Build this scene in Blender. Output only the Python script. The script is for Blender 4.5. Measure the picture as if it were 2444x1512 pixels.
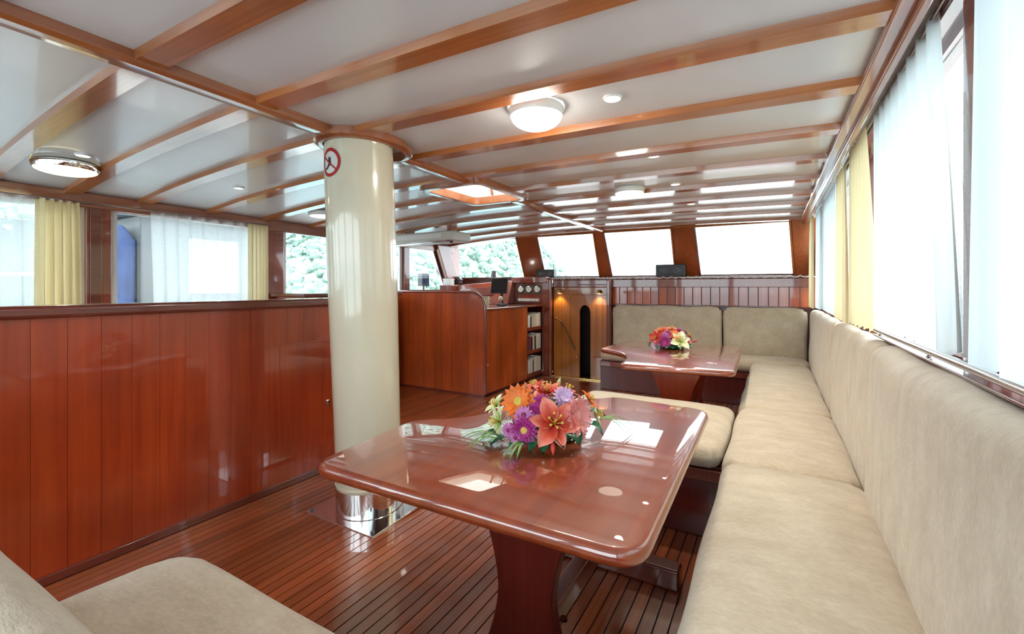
import bpy, bmesh, math, random
from mathutils import Vector, Matrix, Euler

# ------------------------------------------------------------------ reset
for o in list(bpy.data.objects):
    bpy.data.objects.remove(o)
scene = bpy.context.scene
C = scene.collection
R = math.radians
PI = math.pi

# ------------------------------------------------------------------ camera
# X starboard, Y towards the bow, Z up; cabin sole at z = 0
W_PX, H_PX, F_PX, CX_PX, HOR_PX, CAM_H, YAW = 2444., 1512., 1086., 1222., 685., 1.3, R(30)
cd = bpy.data.cameras.new('camera')
cam = bpy.data.objects.new('camera', cd)
C.objects.link(cam)
cam.location = (0, 0, CAM_H)
cam.rotation_euler = (R(90), 0, YAW)
cd.sensor_width = 36
cd.lens = 36 * F_PX / W_PX
cd.shift_y = -(H_PX / 2 - HOR_PX) / W_PX
cd.clip_start = .03
cd.clip_end = 600
scene.camera = cam

# ------------------------------------------------------------------ world, sun, exposure
w = bpy.data.worlds.new('overcast_sky')
scene.world = w
w.use_nodes = True
bg = w.node_tree.nodes['Background']
bg.inputs[0].default_value = (.86, .94, 1.0, 1)
bg.inputs[1].default_value = 4.2
sd = bpy.data.lights.new('sun', 'SUN')
sd.energy = 3.5
sd.angle = R(12)
sd.color = (1, .95, .86)
sun = bpy.data.objects.new('sun', sd)
sun.rotation_euler = (R(38), 0, R(150))
C.objects.link(sun)
vs = scene.view_settings
vs.view_transform = 'Standard'
vs.look = 'None'
vs.gamma = 1
vs.use_curve_mapping = False
vs.exposure = 0.75

# ------------------------------------------------------------------ pixel helpers (a pixel gives a direction only)
def ray(px, py):
    a = (px - CX_PX) / F_PX
    c = (HOR_PX - py) / F_PX
    s, k = math.sin(YAW), math.cos(YAW)
    return Vector((-s + a * k, k + a * s, c))
def uz(px, py, z):
    d = ray(px, py)
    return Vector((0, 0, CAM_H)) + d * ((z - CAM_H) / d.z)
def ux(px, py, x):
    d = ray(px, py)
    return Vector((0, 0, CAM_H)) + d * (x / d.x)
def uy(px, py, y):
    d = ray(px, py)
    return Vector((0, 0, CAM_H)) + d * (y / d.y)
def ud(px, py, depth):
    return Vector((0, 0, CAM_H)) + ray(px, py) * depth

# ------------------------------------------------------------------ materials
MATS = {}
def newmat(name):
    m = bpy.data.materials.new(name)
    m.use_nodes = True
    nt = m.node_tree
    return m, nt, nt.nodes['Principled BSDF']
def plain(name, col, rough=.5, metal=0., coat=0., noise=0., nscale=20., bump=0., sheen=0., emis=None, estr=0.):
    m, nt, b = newmat(name)
    b.inputs['Base Color'].default_value = (*col, 1)
    b.inputs['Roughness'].default_value = rough
    b.inputs['Metallic'].default_value = metal
    b.inputs['Coat Weight'].default_value = coat
    b.inputs['Coat Roughness'].default_value = .06
    if sheen:
        b.inputs['Sheen Weight'].default_value = sheen
    if emis:
        b.inputs['Emission Color'].default_value = (*emis, 1)
        b.inputs['Emission Strength'].default_value = estr
    if noise or bump:
        g = nt.nodes.new('ShaderNodeNewGeometry')
        n = nt.nodes.new('ShaderNodeTexNoise')
        n.inputs['Scale'].default_value = nscale
        n.inputs['Detail'].default_value = 5
        nt.links.new(g.outputs['Position'], n.inputs['Vector'])
        if noise:
            r = nt.nodes.new('ShaderNodeValToRGB')
            r.color_ramp.elements[0].position = .3
            r.color_ramp.elements[1].position = .7
            r.color_ramp.elements[0].color = (*[c * (1 - noise) for c in col], 1)
            r.color_ramp.elements[1].color = (*[min(1, c * (1 + noise)) for c in col], 1)
            nt.links.new(n.outputs['Fac'], r.inputs[0])
            nt.links.new(r.outputs[0], b.inputs['Base Color'])
        if bump:
            bp = nt.nodes.new('ShaderNodeBump')
            bp.inputs['Strength'].default_value = bump
            bp.inputs['Distance'].default_value = .01
            nt.links.new(n.outputs['Fac'], bp.inputs['Height'])
            nt.links.new(bp.outputs[0], b.inputs['Normal'])
    MATS[name] = m
    return m
def wood(name, dark, light, grain='z', rough=.32, coat=1., crough=.04, var=.25, fine=55., ripple=.0, cior=1.52):
    """varnished timber: long grain streaks in world space, tone varies from board to board"""
    m, nt, b = newmat(name)
    N, L = nt.nodes.new, nt.links.new
    g = N('ShaderNodeNewGeometry')
    mp = N('ShaderNodeMapping')
    sc = {'x': (1.1, fine, fine), 'y': (fine, 1.1, fine), 'z': (fine, fine, 1.1)}[grain]
    mp.inputs['Scale'].default_value = sc
    n = N('ShaderNodeTexNoise')
    n.inputs['Scale'].default_value = 1
    n.inputs['Detail'].default_value = 6
    n.inputs['Roughness'].default_value = .6
    n.inputs['Distortion'].default_value = .25
    oi = N('ShaderNodeObjectInfo')
    ad = N('ShaderNodeVectorMath'); ad.operation = 'ADD'
    ml = N('ShaderNodeMath'); ml.operation = 'MULTIPLY'; ml.inputs[1].default_value = 17.
    cb = N('ShaderNodeCombineXYZ')
    L(oi.outputs['Random'], ml.inputs[0])
    for k in range(3):
        L(ml.outputs[0], cb.inputs[k])
    L(g.outputs['Position'], mp.inputs['Vector'])
    L(mp.outputs[0], ad.inputs[0]); L(cb.outputs[0], ad.inputs[1])
    L(ad.outputs[0], n.inputs['Vector'])
    r = N('ShaderNodeValToRGB')
    r.color_ramp.elements[0].position = .25
    r.color_ramp.elements[1].position = .75
    r.color_ramp.elements[0].color = (*dark, 1)
    r.color_ramp.elements[1].color = (*light, 1)
    L(n.outputs['Fac'], r.inputs[0])
    # broad figure
    n2 = N('ShaderNodeTexNoise'); n2.inputs['Scale'].default_value = 2.3; n2.inputs['Detail'].default_value = 3
    L(g.outputs['Position'], n2.inputs['Vector'])
    mr = N('ShaderNodeMapRange'); mr.inputs[1].default_value = .3; mr.inputs[2].default_value = .7
    mr.inputs[3].default_value = .8; mr.inputs[4].default_value = 1.2
    L(n2.outputs['Fac'], mr.inputs[0])
    mr2 = N('ShaderNodeMapRange'); mr2.inputs[3].default_value = 1 - var; mr2.inputs[4].default_value = 1 + var
    L(oi.outputs['Random'], mr2.inputs[0])
    mm = N('ShaderNodeMath'); mm.operation = 'MULTIPLY'
    L(mr.outputs[0], mm.inputs[0]); L(mr2.outputs[0], mm.inputs[1])
    hs = N('ShaderNodeHueSaturation')
    L(r.outputs[0], hs.inputs['Color']); L(mm.outputs[0], hs.inputs['Value'])
    L(hs.outputs[0], b.inputs['Base Color'])
    b.inputs['Roughness'].default_value = rough
    b.inputs['Coat Weight'].default_value = coat
    b.inputs['Coat Roughness'].default_value = crough
    b.inputs['Coat IOR'].default_value = cior
    bp = N('ShaderNodeBump'); bp.inputs['Strength'].default_value = .03; bp.inputs['Distance'].default_value = .004
    L(n.outputs['Fac'], bp.inputs['Height']); L(bp.outputs[0], b.inputs['Normal'])
    if ripple:
        bp2 = N('ShaderNodeBump'); bp2.inputs['Strength'].default_value = ripple; bp2.inputs['Distance'].default_value = .02
        n3 = N('ShaderNodeTexNoise'); n3.inputs['Scale'].default_value = 7.
        L(g.outputs['Position'], n3.inputs['Vector']); L(n3.outputs['Fac'], bp2.inputs['Height'])
        L(bp2.outputs[0], b.inputs['Coat Normal'])
    MATS[name] = m
    return m
def fabric(name, dark, light):
    m, nt, b = newmat(name)
    N, L = nt.nodes.new, nt.links.new
    g = N('ShaderNodeNewGeometry')
    n = N('ShaderNodeTexNoise'); n.inputs['Scale'].default_value = 9.; n.inputs['Detail'].default_value = 7; n.inputs['Roughness'].default_value = .65
    mp = N('ShaderNodeMapping'); mp.inputs['Scale'].default_value = (.8, 1.5, .8)
    L(g.outputs['Position'], mp.inputs[0]); L(mp.outputs[0], n.inputs['Vector'])
    r = N('ShaderNodeValToRGB')
    r.color_ramp.elements[0].position = .33; r.color_ramp.elements[1].position = .66
    r.color_ramp.elements[0].color = (*dark, 1); r.color_ramp.elements[1].color = (*light, 1)
    L(n.outputs['Fac'], r.inputs[0])
    fk = N('ShaderNodeTexNoise'); fk.inputs['Scale'].default_value = 90.; fk.inputs['Detail'].default_value = 4
    mpk = N('ShaderNodeMapping'); mpk.inputs['Scale'].default_value = (.6, 1.3, .8)
    L(g.outputs['Position'], mpk.inputs[0]); L(mpk.outputs[0], fk.inputs['Vector'])
    mk = N('ShaderNodeMapRange'); mk.inputs[1].default_value = .3; mk.inputs[2].default_value = .7; mk.inputs[3].default_value = .90; mk.inputs[4].default_value = 1.07
    L(fk.outputs['Fac'], mk.inputs[0])
    hsv = N('ShaderNodeHueSaturation'); L(r.outputs[0], hsv.inputs['Color']); L(mk.outputs[0], hsv.inputs['Value'])
    L(hsv.outputs[0], b.inputs['Base Color'])
    b.inputs['Roughness'].default_value = .9
    b.inputs['Sheen Weight'].default_value = .35
    b.inputs['Sheen Roughness'].default_value = .5
    f = N('ShaderNodeTexNoise'); f.inputs['Scale'].default_value = 160.; f.inputs['Detail'].default_value = 3
    mp2 = N('ShaderNodeMapping'); mp2.inputs['Scale'].default_value = (.5, 1.6, 1.)
    L(g.outputs['Position'], mp2.inputs[0]); L(mp2.outputs[0], f.inputs['Vector'])
    bp = N('ShaderNodeBump'); bp.inputs['Strength'].default_value = .35; bp.inputs['Distance'].default_value = .006
    L(f.outputs['Fac'], bp.inputs['Height'])
    bp2 = N('ShaderNodeBump'); bp2.inputs['Strength'].default_value = .12; bp2.inputs['Distance'].default_value = .02
    L(n.outputs['Fac'], bp2.inputs['Height']); L(bp.outputs[0], bp2.inputs['Normal'])
    L(bp2.outputs[0], b.inputs['Normal'])
    MATS[name] = m
def cloth(name, col, transl, transp):
    """curtain cloth: diffuse + translucent, sheer weaves also let light straight through"""
    m = bpy.data.materials.new(name); m.use_nodes = True
    nt = m.node_tree; nt.nodes.clear()
    N, L = nt.nodes.new, nt.links.new
    out = N('ShaderNodeOutputMaterial')
    d = N('ShaderNodeBsdfDiffuse'); d.inputs[0].default_value = (*col, 1)
    t = N('ShaderNodeBsdfTranslucent'); t.inputs[0].default_value = (*col, 1)
    mx = N('ShaderNodeMixShader'); mx.inputs[0].default_value = transl
    L(d.outputs[0], mx.inputs[1]); L(t.outputs[0], mx.inputs[2])
    last = mx
    if transp:
        tp = N('ShaderNodeBsdfTransparent')
        g = N('ShaderNodeNewGeometry')
        n = N('ShaderNodeTexNoise'); n.inputs['Scale'].default_value = 420.; n.inputs['Detail'].default_value = 1
        mp = N('ShaderNodeMapping'); mp.inputs['Scale'].default_value = (1, 1, .35)
        L(g.outputs['Position'], mp.inputs[0]); L(mp.outputs[0], n.inputs['Vector'])
        mr = N('ShaderNodeMapRange'); mr.inputs[1].default_value = .35; mr.inputs[2].default_value = .65
        mr.inputs[3].default_value = transp * .8; mr.inputs[4].default_value = min(1, transp * 1.2)
        L(n.outputs['Fac'], mr.inputs[0])
        m2 = N('ShaderNodeMixShader')
        L(mr.outputs[0], m2.inputs[0]); L(mx.outputs[0], m2.inputs[1]); L(tp.outputs[0], m2.inputs[2])
        last = m2
    L(last.outputs[0], out.inputs[0])
    MATS[name] = m
def glass(name, tint=(.93, .97, .97), refl=.06):
    m = bpy.data.materials.new(name); m.use_nodes = True
    nt = m.node_tree; nt.nodes.clear()
    N, L = nt.nodes.new, nt.links.new
    out = N('ShaderNodeOutputMaterial')
    tp = N('ShaderNodeBsdfTransparent'); tp.inputs[0].default_value = (*tint, 1)
    gl = N('ShaderNodeBsdfGlossy'); gl.inputs['Roughness'].default_value = .02
    g = N('ShaderNodeNewGeometry')
    dt = N('ShaderNodeVectorMath'); dt.operation = 'DOT_PRODUCT'
    L(g.outputs['Normal'], dt.inputs[0]); L(g.outputs['Incoming'], dt.inputs[1])
    ab = N('ShaderNodeMath'); ab.operation = 'ABSOLUTE'; L(dt.outputs['Value'], ab.inputs[0])
    om = N('ShaderNodeMath'); om.operation = 'SUBTRACT'; om.inputs[0].default_value = 1; L(ab.outputs[0], om.inputs[1])
    pw_ = N('ShaderNodeMath'); pw_.operation = 'POWER'; pw_.inputs[1].default_value = 5; L(om.outputs[0], pw_.inputs[0])
    fr = N('ShaderNodeMath'); fr.operation = 'MULTIPLY_ADD'; fr.inputs[1].default_value = .9; fr.inputs[2].default_value = .035
    L(pw_.outputs[0], fr.inputs[0])
    mx = N('ShaderNodeMixShader')
    L(fr.outputs[0], mx.inputs[0]); L(tp.outputs[0], mx.inputs[1]); L(gl.outputs[0], mx.inputs[2])
    L(mx.outputs[0], out.inputs[0])
    MATS[name] = m
def emit(name, col, s):
    plain(name, (.8, .8, .8), .4, emis=col, estr=s)

wood('mahogany_panel', (.27, .020, .003), (.42, .052, .007), 'z', var=.06, fine=30)
wood('mahogany_stave', (.32, .036, .006), (.52, .100, .016), 'z', var=.2, fine=26)
wood('mahogany_trim', (.10, .014, .008), (.19, .032, .014), 'y', var=.12)
wood('mahogany_trim_x', (.10, .014, .008), (.19, .032, .014), 'x', var=.12)
wood('mahogany_post', (.17, .024, .010), (.27, .05, .018), 'z', var=.12)
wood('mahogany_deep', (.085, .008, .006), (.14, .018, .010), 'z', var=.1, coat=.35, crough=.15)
wood('table_mahogany', (.19, .022, .006), (.31, .055, .012), 'y', var=.05, crough=.008, fine=22, cior=1.85)
wood('beam_wood', (.30, .080, .016), (.50, .165, .038), 'x', var=.12, crough=.08)
wood('batten_wood', (.25, .062, .016), (.42, .13, .035), 'y', var=.1, crough=.08)
wood('cornice_wood', (.22, .055, .02), (.38, .12, .05), 'y', var=.05, crough=.1)
wood('plank_teak', (.20, .040, .013), (.38, .095, .028), 'y', var=.3, crough=.05, fine=70, ripple=.015, cior=1.65)
wood('door_teak', (.30, .085, .008), (.46, .16, .016), 'z', var=.14, fine=40)
wood('screen_post', (.27, .055, .013), (.42, .10, .024), 'z', var=.1, crough=.1)
plain('caulk', (.012, .010, .010), .7)
plain('ceiling_white', (.66, .665, .68), .3, coat=.3)
plain('white_paint', (.78, .78, .76), .35, coat=.3)
plain('cream_paint', (.66, .60, .45), .22, coat=.8)
plain('steel', (.80, .80, .80), .10, metal=1)
plain('steel_dull', (.5, .5, .5), .3, metal=1)
plain('brass', (.75, .52, .2), .2, metal=1)
plain('black_plastic', (.012, .012, .014), .35)
plain('dark_screen', (.015, .018, .02), .12, coat=.6)
plain('grey_plastic', (.09, .09, .10), .4)
plain('pale_plastic', (.62, .60, .54), .4)
plain('dial_white', (.8, .8, .76), .4)
plain('panel_brown', (.10, .075, .055), .45)
plain('sign_white', (.75, .73, .70), .4)
plain('sign_red', (.42, .008, .010), .4)
plain('sign_black', (.012, .010, .012), .5)
plain('paper_white', (.74, .72, .68), .7)
plain('book_blue', (.05, .09, .22), .5)
plain('book_red', (.35, .04, .05), .5)
plain('book_dark', (.04, .035, .05), .5)
plain('book_cream', (.70, .66, .52), .6)
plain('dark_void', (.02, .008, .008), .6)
plain('lace_white', (.75, .74, .72), .8)
fabric('chenille', (.53, .425, .295), (.655, .555, .415))
cloth('sheer_voile', (.70, .78, .81), .30, .06)
cloth('sheer_net', (.82, .87, .88), .50, .40)
cloth('cream_drape', (.80, .68, .42), .28, 0)
glass('window_glass')
emit('lamp_bowl_white', (1, .95, .85), 30.)
emit('lamp_bowl_warm', (1, .84, .42), 3.2)
emit('lamp_bowl_dim', (1, .93, .74), 1.0)
emit('spot_bulb', (1, .95, .84), 9.)
plain('lamp_glass_rim', (.8, .82, .80), .15, coat=.6)
cloth('acrylic_lid', (.95, .93, .88), .85, 0)
plain('hatch_well', (.88, .82, .72), .4)
# flowers
plain('petal_salmon', (.80, .20, .13), .5, noise=.22, nscale=18)
plain('petal_red', (.62, .05, .03), .5, noise=.2)
plain('petal_orange', (.78, .17, .012), .5, noise=.12)
plain('petal_pink', (.80, .30, .29), .5, noise=.1)
plain('petal_magenta', (.36, .022, .19), .5, noise=.25)
plain('petal_mauve', (.46, .14, .36), .5, noise=.25, nscale=60)
plain('petal_lilac', (.62, .42, .66), .5, noise=.12)
plain('petal_lime', (.66, .68, .36), .5, noise=.12)
plain('petal_ivory', (.82, .82, .60), .5, noise=.08)
plain('flower_yellow', (.62, .42, .06), .6, noise=.2, nscale=120)
plain('flower_wine', (.20, .01, .07), .6)
plain('leaf_green', (.012, .105, .045), .3, coat=.3, noise=.3)
plain('frond_green', (.10, .24, .045), .45, noise=.3)
plain('moss_green', (.03, .07, .02), .9, noise=.4, bump=.6)
plain('gyp_white', (.8, .8, .78), .7)
# outside
plain('hill_green', (.24, .31, .24), .95, noise=.3, nscale=.6)
plain('tree_green', (.22, .31, .26), .9, noise=.5, nscale=.7)
plain('sea_blue', (.22, .36, .40), .25)  # lightened so the water bounces daylight up to the ceiling
plain('deck_white', (.72, .72, .70), .5)
plain('hull_white_dimmed', (.30, .37, .40), .3)  # white hull darkened in its colour to stand in for shade
plain('canvas_grey', (.10, .135, .155), .8, noise=.35, nscale=4)
plain('canvas_blue', (.035, .06, .15), .8, noise=.2, nscale=3)
plain('boat_window', (.30, .42, .46), .1)
plain('boat_grey', (.10, .105, .11), .5)

# ------------------------------------------------------------------ mesh builder
class MB:
    def __init__(s):
        s.v, s.f = [], []
    def add(s, vs, fs):
        n = len(s.v)
        s.v += [tuple(p) for p in vs]
        s.f += [tuple(i + n for i in f) for f in fs]
        return s
    def box(s, x0, x1, y0, y1, z0, z1):
        v = [(x, y, z) for z in (z0, z1) for y in (y0, y1) for x in (x0, x1)]
        return s.hexa(v)
    def hexa(s, v):
        """8 corners: bottom (00,10,01,11) then top in the same order"""
        return s.add(v, [(0, 2, 3, 1), (4, 5, 7, 6), (0, 1, 5, 4), (2, 6, 7, 3), (0, 4, 6, 2), (1, 3, 7, 5)])
    def prism(s, poly, fn0, fn1):
        """poly 2-d points counter-clockwise, fn0/fn1 map them to the two ends"""
        n = len(poly)
        v = [fn0(*p) for p in poly] + [fn1(*p) for p in poly]
        f = [tuple(range(n))[::-1], tuple(range(n, 2 * n))]
        f += [(i, (i + 1) % n, n + (i + 1) % n, n + i) for i in range(n)]
        return s.add(v, f)
    def lathe(s, prof, cx=0, cy=0, cz=0, n=32, cap=True):
        v, f = [], []
        for (r, z) in prof:
            for k in range(n):
                a = 2 * PI * k / n
                v.append((cx + r * math.cos(a), cy + r * math.sin(a), cz + z))
        for i in range(len(prof) - 1):
            for k in range(n):
                k2 = (k + 1) % n
                f.append((i * n + k, i * n + k2, (i + 1) * n + k2, (i + 1) * n + k))
        if cap:
            f.append(tuple(range(n))[::-1])
            f.append(tuple((len(prof) - 1) * n + k for k in range(n)))
        return s.add(v, f)
    def tube(s, pts, r, n=8):
        pts = [Vector(p) for p in pts]
        rs = r if isinstance(r, (list, tuple)) else [r] * len(pts)
        v, f = [], []
        for i, p in enumerate(pts):
            t = (pts[min(i + 1, len(pts) - 1)] - pts[max(i - 1, 0)]).normalized()
            a = t.cross(Vector((0, 0, 1)) if abs(t.z) < .9 else Vector((1, 0, 0))).normalized()
            b = t.cross(a)
            for k in range(n):
                q = 2 * PI * k / n
                v.append(p + (a * math.cos(q) + b * math.sin(q)) * rs[i])
        for i in range(len(pts) - 1):
            for k in range(n):
                k2 = (k + 1) % n
                f.append((i * n + k, i * n + k2, (i + 1) * n + k2, (i + 1) * n + k))
        f.append(tuple(range(n))[::-1])
        f.append(tuple((len(pts) - 1) * n + k for k in range(n)))
        return s.add(v, f)
    def grid(s, fn, nu, nv):
        v = [fn(i / nu, j / nv) for j in range(nv + 1) for i in range(nu + 1)]
        f = [(j * (nu + 1) + i, j * (nu + 1) + i + 1, (j + 1) * (nu + 1) + i + 1, (j + 1) * (nu + 1) + i)
             for j in range(nv) for i in range(nu)]
        return s.add(v, f)
    def ball(s, c, r, nu=8, nv=5):
        c = Vector(c)
        prof = [(max(1e-4, r * math.sin(PI * j / nv)), -r * math.cos(PI * j / nv)) for j in range(nv + 1)]
        return s.lathe(prof, c.x, c.y, c.z, nu, cap=False)

WLOC = {}
def make(name, mb, mat, parent=None, smooth=False, bevel=0, segs=2, origin=None, fix=True):
    """link one mesh object; mb is in world coordinates, parents are unrotated at build time"""
    vs_ = [Vector(p) for p in mb.v]
    if origin is None:
        lo = Vector([min(p[k] for p in vs_) for k in range(3)])
        hi = Vector([max(p[k] for p in vs_) for k in range(3)])
        origin = (lo + hi) / 2
        origin.z = lo.z
    origin = Vector(origin)
    me = bpy.data.meshes.new(name)
    me.from_pydata([p - origin for p in vs_], [], mb.f)
    if fix:
        bm = bmesh.new(); bm.from_mesh(me)
        bmesh.ops.recalc_face_normals(bm, faces=bm.faces)
        bm.to_mesh(me); bm.free()
    me.materials.append(MATS[mat])
    if smooth:
        for p in me.polygons:
            p.use_smooth = True
        if smooth != 'all':
            me.set_sharp_from_angle(angle=R(40))
    me.update()
    o = bpy.data.objects.new(name, me)
    C.objects.link(o)
    if parent:
        o.parent = parent
        o.location = origin - WLOC[parent]
    else:
        o.location = origin
    WLOC[o] = origin
    if bevel:
        b = o.modifiers.new('bevel', 'BEVEL')
        b.width = bevel; b.segments = segs; b.limit_method = 'ANGLE'; b.angle_limit = R(40)
        for p in me.polygons:
            p.use_smooth = True
        b.harden_normals = True
    return o
def tag(o, label, cat, group=None):
    o['label'] = label; o['category'] = cat
    if group: o['group'] = group
    return o
def thing(name, label, cat, loc, group=None):
    o = bpy.data.objects.new(name, None)
    C.objects.link(o)
    o.location = loc
    o.empty_display_size = .1
    WLOC[o] = Vector(loc)
    return tag(o, label, cat, group)
def struct(o, label=None):
    o['kind'] = 'structure'
    if label: o['label'] = label
    return o
def sroot(name, loc, label=None):
    o = bpy.data.objects.new(name, None)
    C.objects.link(o); o.location = loc; WLOC[o] = Vector(loc)
    return struct(o, label)
def B(x0, x1, y0, y1, z0, z1):
    return MB().box(x0, x1, y0, y1, z0, z1)

# ------------------------------------------------------------------ hull shape
XL, XR, XC = -4.72, .30, -2.08
def xr(y): return .345 - .012 * y
def zs(x, y):
    """underside of the deck beams (cambered, falling slightly towards the bow)"""
    c = 2.13 - .012 * (y - 1.2)
    if x < XC:
        return c - .108 * (abs(x - XC) / 2.64) ** 2.5
    return c - .03 * ((x - XC) / 2.38) ** 2
def skew(x): return .10 * max(0, (XC - x) / 2.64)
BEAM_Y = [-.65, -.15, .34, .80, 1.25, 1.72, 2.26, 2.80, 3.36, 3.92, 4.45, 4.95, 5.45, 5.95]
BD = .032
HX0, HX1, HY0, HY1 = -2.50, -1.96, 2.88, 3.62      # deck hatch

# ------------------------------------------------------------------ floor
fl = struct(make('floor', B(-4.8, .5, -.95, 6.4, -.06, -.004), 'caulk'), 'varnished teak cabin floor laid in narrow planks with dark caulked joints')
pw = .052
rnd = random.Random(4)
def plank(x, y0, y1):
    make('plank', B(x + .0028, x + pw - .0028, y0, y1, -.004, .0035 + rnd.uniform(-.0003, .0003)), 'plank_teak', fl)
x = -2.74
while x < -.20:
    if -.9 > x > -2.2 and False:
        pass
    plank(x, -.9, 6.1)
    x += pw
x = -2.74 - pw
while x > -4.72:
    plank(x, 2.36, 6.04 if x > -2.97 else 4.5)
    x -= pw

# ------------------------------------------------------------------ ceiling: panels, beams, battens
ceil = sroot('ceiling', (XC, 3, 2.2), 'white panelled deckhead crossed by varnished wooden beams')
def ceil_panel(x0, x1, y0, y1):
    n = max(2, int((x1 - x0) / .16))
    def lo(u, v):
        x = x0 + (x1 - x0) * u
        y = y0 + (y1 - y0) * v + skew(x)
        return (x, y, zs(x, y) + BD)
    def hi(u, v):
        p = lo(u, v)
        return (p[0], p[1], p[2] + .02)
    mb = MB().grid(lo, n, 2).grid(hi, n, 2)
    make('ceiling_panel', mb, 'ceiling_white', ceil, smooth=True, fix=False)
ys = [-.95] + BEAM_Y + [6.42]
for a, b in zip(ys[:-1], ys[1:]):
    ceil_panel(XL - .25, HX0 if (b > HY0 and a < HY1) else XC, a, b)
    ceil_panel(HX1 if (b > HY0 and a < HY1) else XC, xr(a) + .18, a, b)
    if b > HY0 and a < HY1:
        if a < HY0: ceil_panel(HX0, HX1, a, HY0)
        if b > HY1: ceil_panel(HX0, HX1, HY1, b)
def beam(x0, x1, y, wd=.105):
    n = max(3, int((x1 - x0) / .14))
    v, f = [], []
    for i in range(n + 1):
        x = x0 + (x1 - x0) * i / n
        yy = y + skew(x)
        z = zs(x, yy)
        v += [(x, yy - wd / 2, z + BD + .004), (x, yy - wd / 2 + .006, z), (x, yy + wd / 2 - .006, z), (x, yy + wd / 2, z + BD + .004)]
    for i in range(n):
        for k in range(3):
            f.append((i * 4 + k, i * 4 + k + 1, i * 4 + k + 5, i * 4 + k + 4))
    f += [(0, 1, 2, 3), (n * 4 + 3, n * 4 + 2, n * 4 + 1, n * 4)]
    make('beam', MB().add(v, f), 'beam_wood', ceil, smooth=True, fix=True)
for y in BEAM_Y:
    if HY0 - .04 < y < HY1 + .04:
        beam(XL - .02, HX0, y); beam(HX1, xr(y) + .02, y)
    else:
        beam(XL - .02, xr(y) + .02, y)
def batten(y0, y1):
    n = max(3, int((y1 - y0) / .2))
    sec = [(-.052, BD + .004), (-.050, -.006), (-.030, -.018), (.036, -.018), (.050, -.006), (.052, BD + .004)]
    v, f = [], []
    for i in range(n + 1):
        y = y0 + (y1 - y0) * i / n
        for (dx, dz) in sec:
            v.append((XC + dx, y, zs(XC, y) + dz))
    m_ = len(sec)
    for i in range(n):
        for k in range(m_ - 1):
            f.append((i * m_ + k, i * m_ + k + 1, (i + 1) * m_ + k + 1, (i + 1) * m_ + k))
    f += [tuple(range(m_)), tuple(n * m_ + k for k in range(m_))]
    make('centre_batten', MB().add(v, f), 'batten_wood', ceil, smooth=True)
batten(-.95, 1.70); batten(2.16, HY0 - .02); batten(HY1 + .02, 6.0)

# cornices along both sides
def run_y(name, sec, fx, y0, y1, mat, parent=None, step=.3, **k):
    """section points (dx, dz) swept along Y; fx(y) gives the (x, z) of the section origin"""
    n = max(1, int((y1 - y0) / step))
    v, f = [], []
    m_ = len(sec)
    for i in range(n + 1):
        y = y0 + (y1 - y0) * i / n
        x, z = fx(y)
        v += [(x + a, y, z + b) for a, b in sec]
    for i in range(n):
        for q in range(m_):
            q2 = (q + 1) % m_
            f.append((i * m_ + q, i * m_ + q2, (i + 1) * m_ + q2, (i + 1) * m_ + q))
    f += [tuple(range(m_))[::-1], tuple(n * m_ + q for q in range(m_))]
    return make(name, MB().add(v, f), mat, parent, **k)
t1 = run_y('trim_1', [(-.025, .0), (.05, .0), (.05, .03), (-.025, .03)], lambda y: (xr(y) - .005, zs(xr(y), y) - .012), -.95, 6.15, 'cornice_wood', bevel=.006)
struct(t1, 'flat varnished board edging the ceiling above the curtained settee')
t2 = run_y('trim_2', [(-.012, -.026), (.016, -.026), (.022, .0), (-.012, .0)], lambda y: (xr(y) + .025, zs(xr(y), y) - .012), -.95, 6.15, 'cornice_wood', bevel=.008)
struct(t2, 'rounded wooden moulding under the ceiling edge board over the settee')
t3 = run_y('trim_3', [(-.03, -.10), (.015, -.10), (.015, .02), (-.03, .02)], lambda y: (XL - .01, zs(XL, y + .1) + .012), -.95, 6.2, 'cornice_wood', bevel=.008)
struct(t3, 'varnished cornice board along the ceiling behind the long partition')

# ------------------------------------------------------------------ starboard wall
def side_posts(x0, x1, lst, z0, z1, parent):
    for (y0, y1) in lst:
        make('window_post', B(x0, x1, y0, y1, z0, z1), 'mahogany_post', parent, bevel=.008)
wr = struct(make('wall_right', B(.455, .52, -.95, 6.35, 0, 1.06), 'mahogany_panel'), 'wooden hull side behind the settee back cushions')
make('sill', B(.452, .56, -.95, 6.2, 1.06, 1.085), 'mahogany_trim', wr, bevel=.006)
make('header', B(.41, .53, -.95, 6.35, 2.06, 2.20), 'mahogany_trim', wr)
RP = [(-.95, -.85), (.30, .40), (1.47, 1.64), (3.36, 3.50), (5.12, 5.24), (6.14, 6.30)]
side_posts(.43, .52, RP, 1.085, 2.06, wr)
def side_window(name, x, y0, y1, z0, z1, label):
    t = sroot(name, (x, (y0 + y1) / 2, z0), label)
    fr = .028 if x > 0 else .05
    for (a, b, c, d) in ((y0, y1, z0, z0 + fr), (y0, y1, z1 - fr, z1), (y0, y0 + fr, z0 + fr, z1 - fr), (y1 - fr, y1, z0 + fr, z1 - fr)):
        make('window_frame', B(x - .015, x + .015, a, b, c, d), 'white_paint' if x < 0 else 'mahogany_trim', t)
    make('pane', B(x - .003, x + .003, y0 + fr, y1 - fr, z0 + fr, z1 - fr), 'window_glass', t)
nw = 1
for (a, b), nm in zip(zip(RP[:-1], RP[1:]), ('aft', 'second', 'long sheer-curtained', 'short', 'forward')):
    side_window('window_%d' % nw, .475, a[1], b[0], 1.085, 2.06, 'window in the settee side wall, %s one of the row' % nm)
    nw += 1
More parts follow.
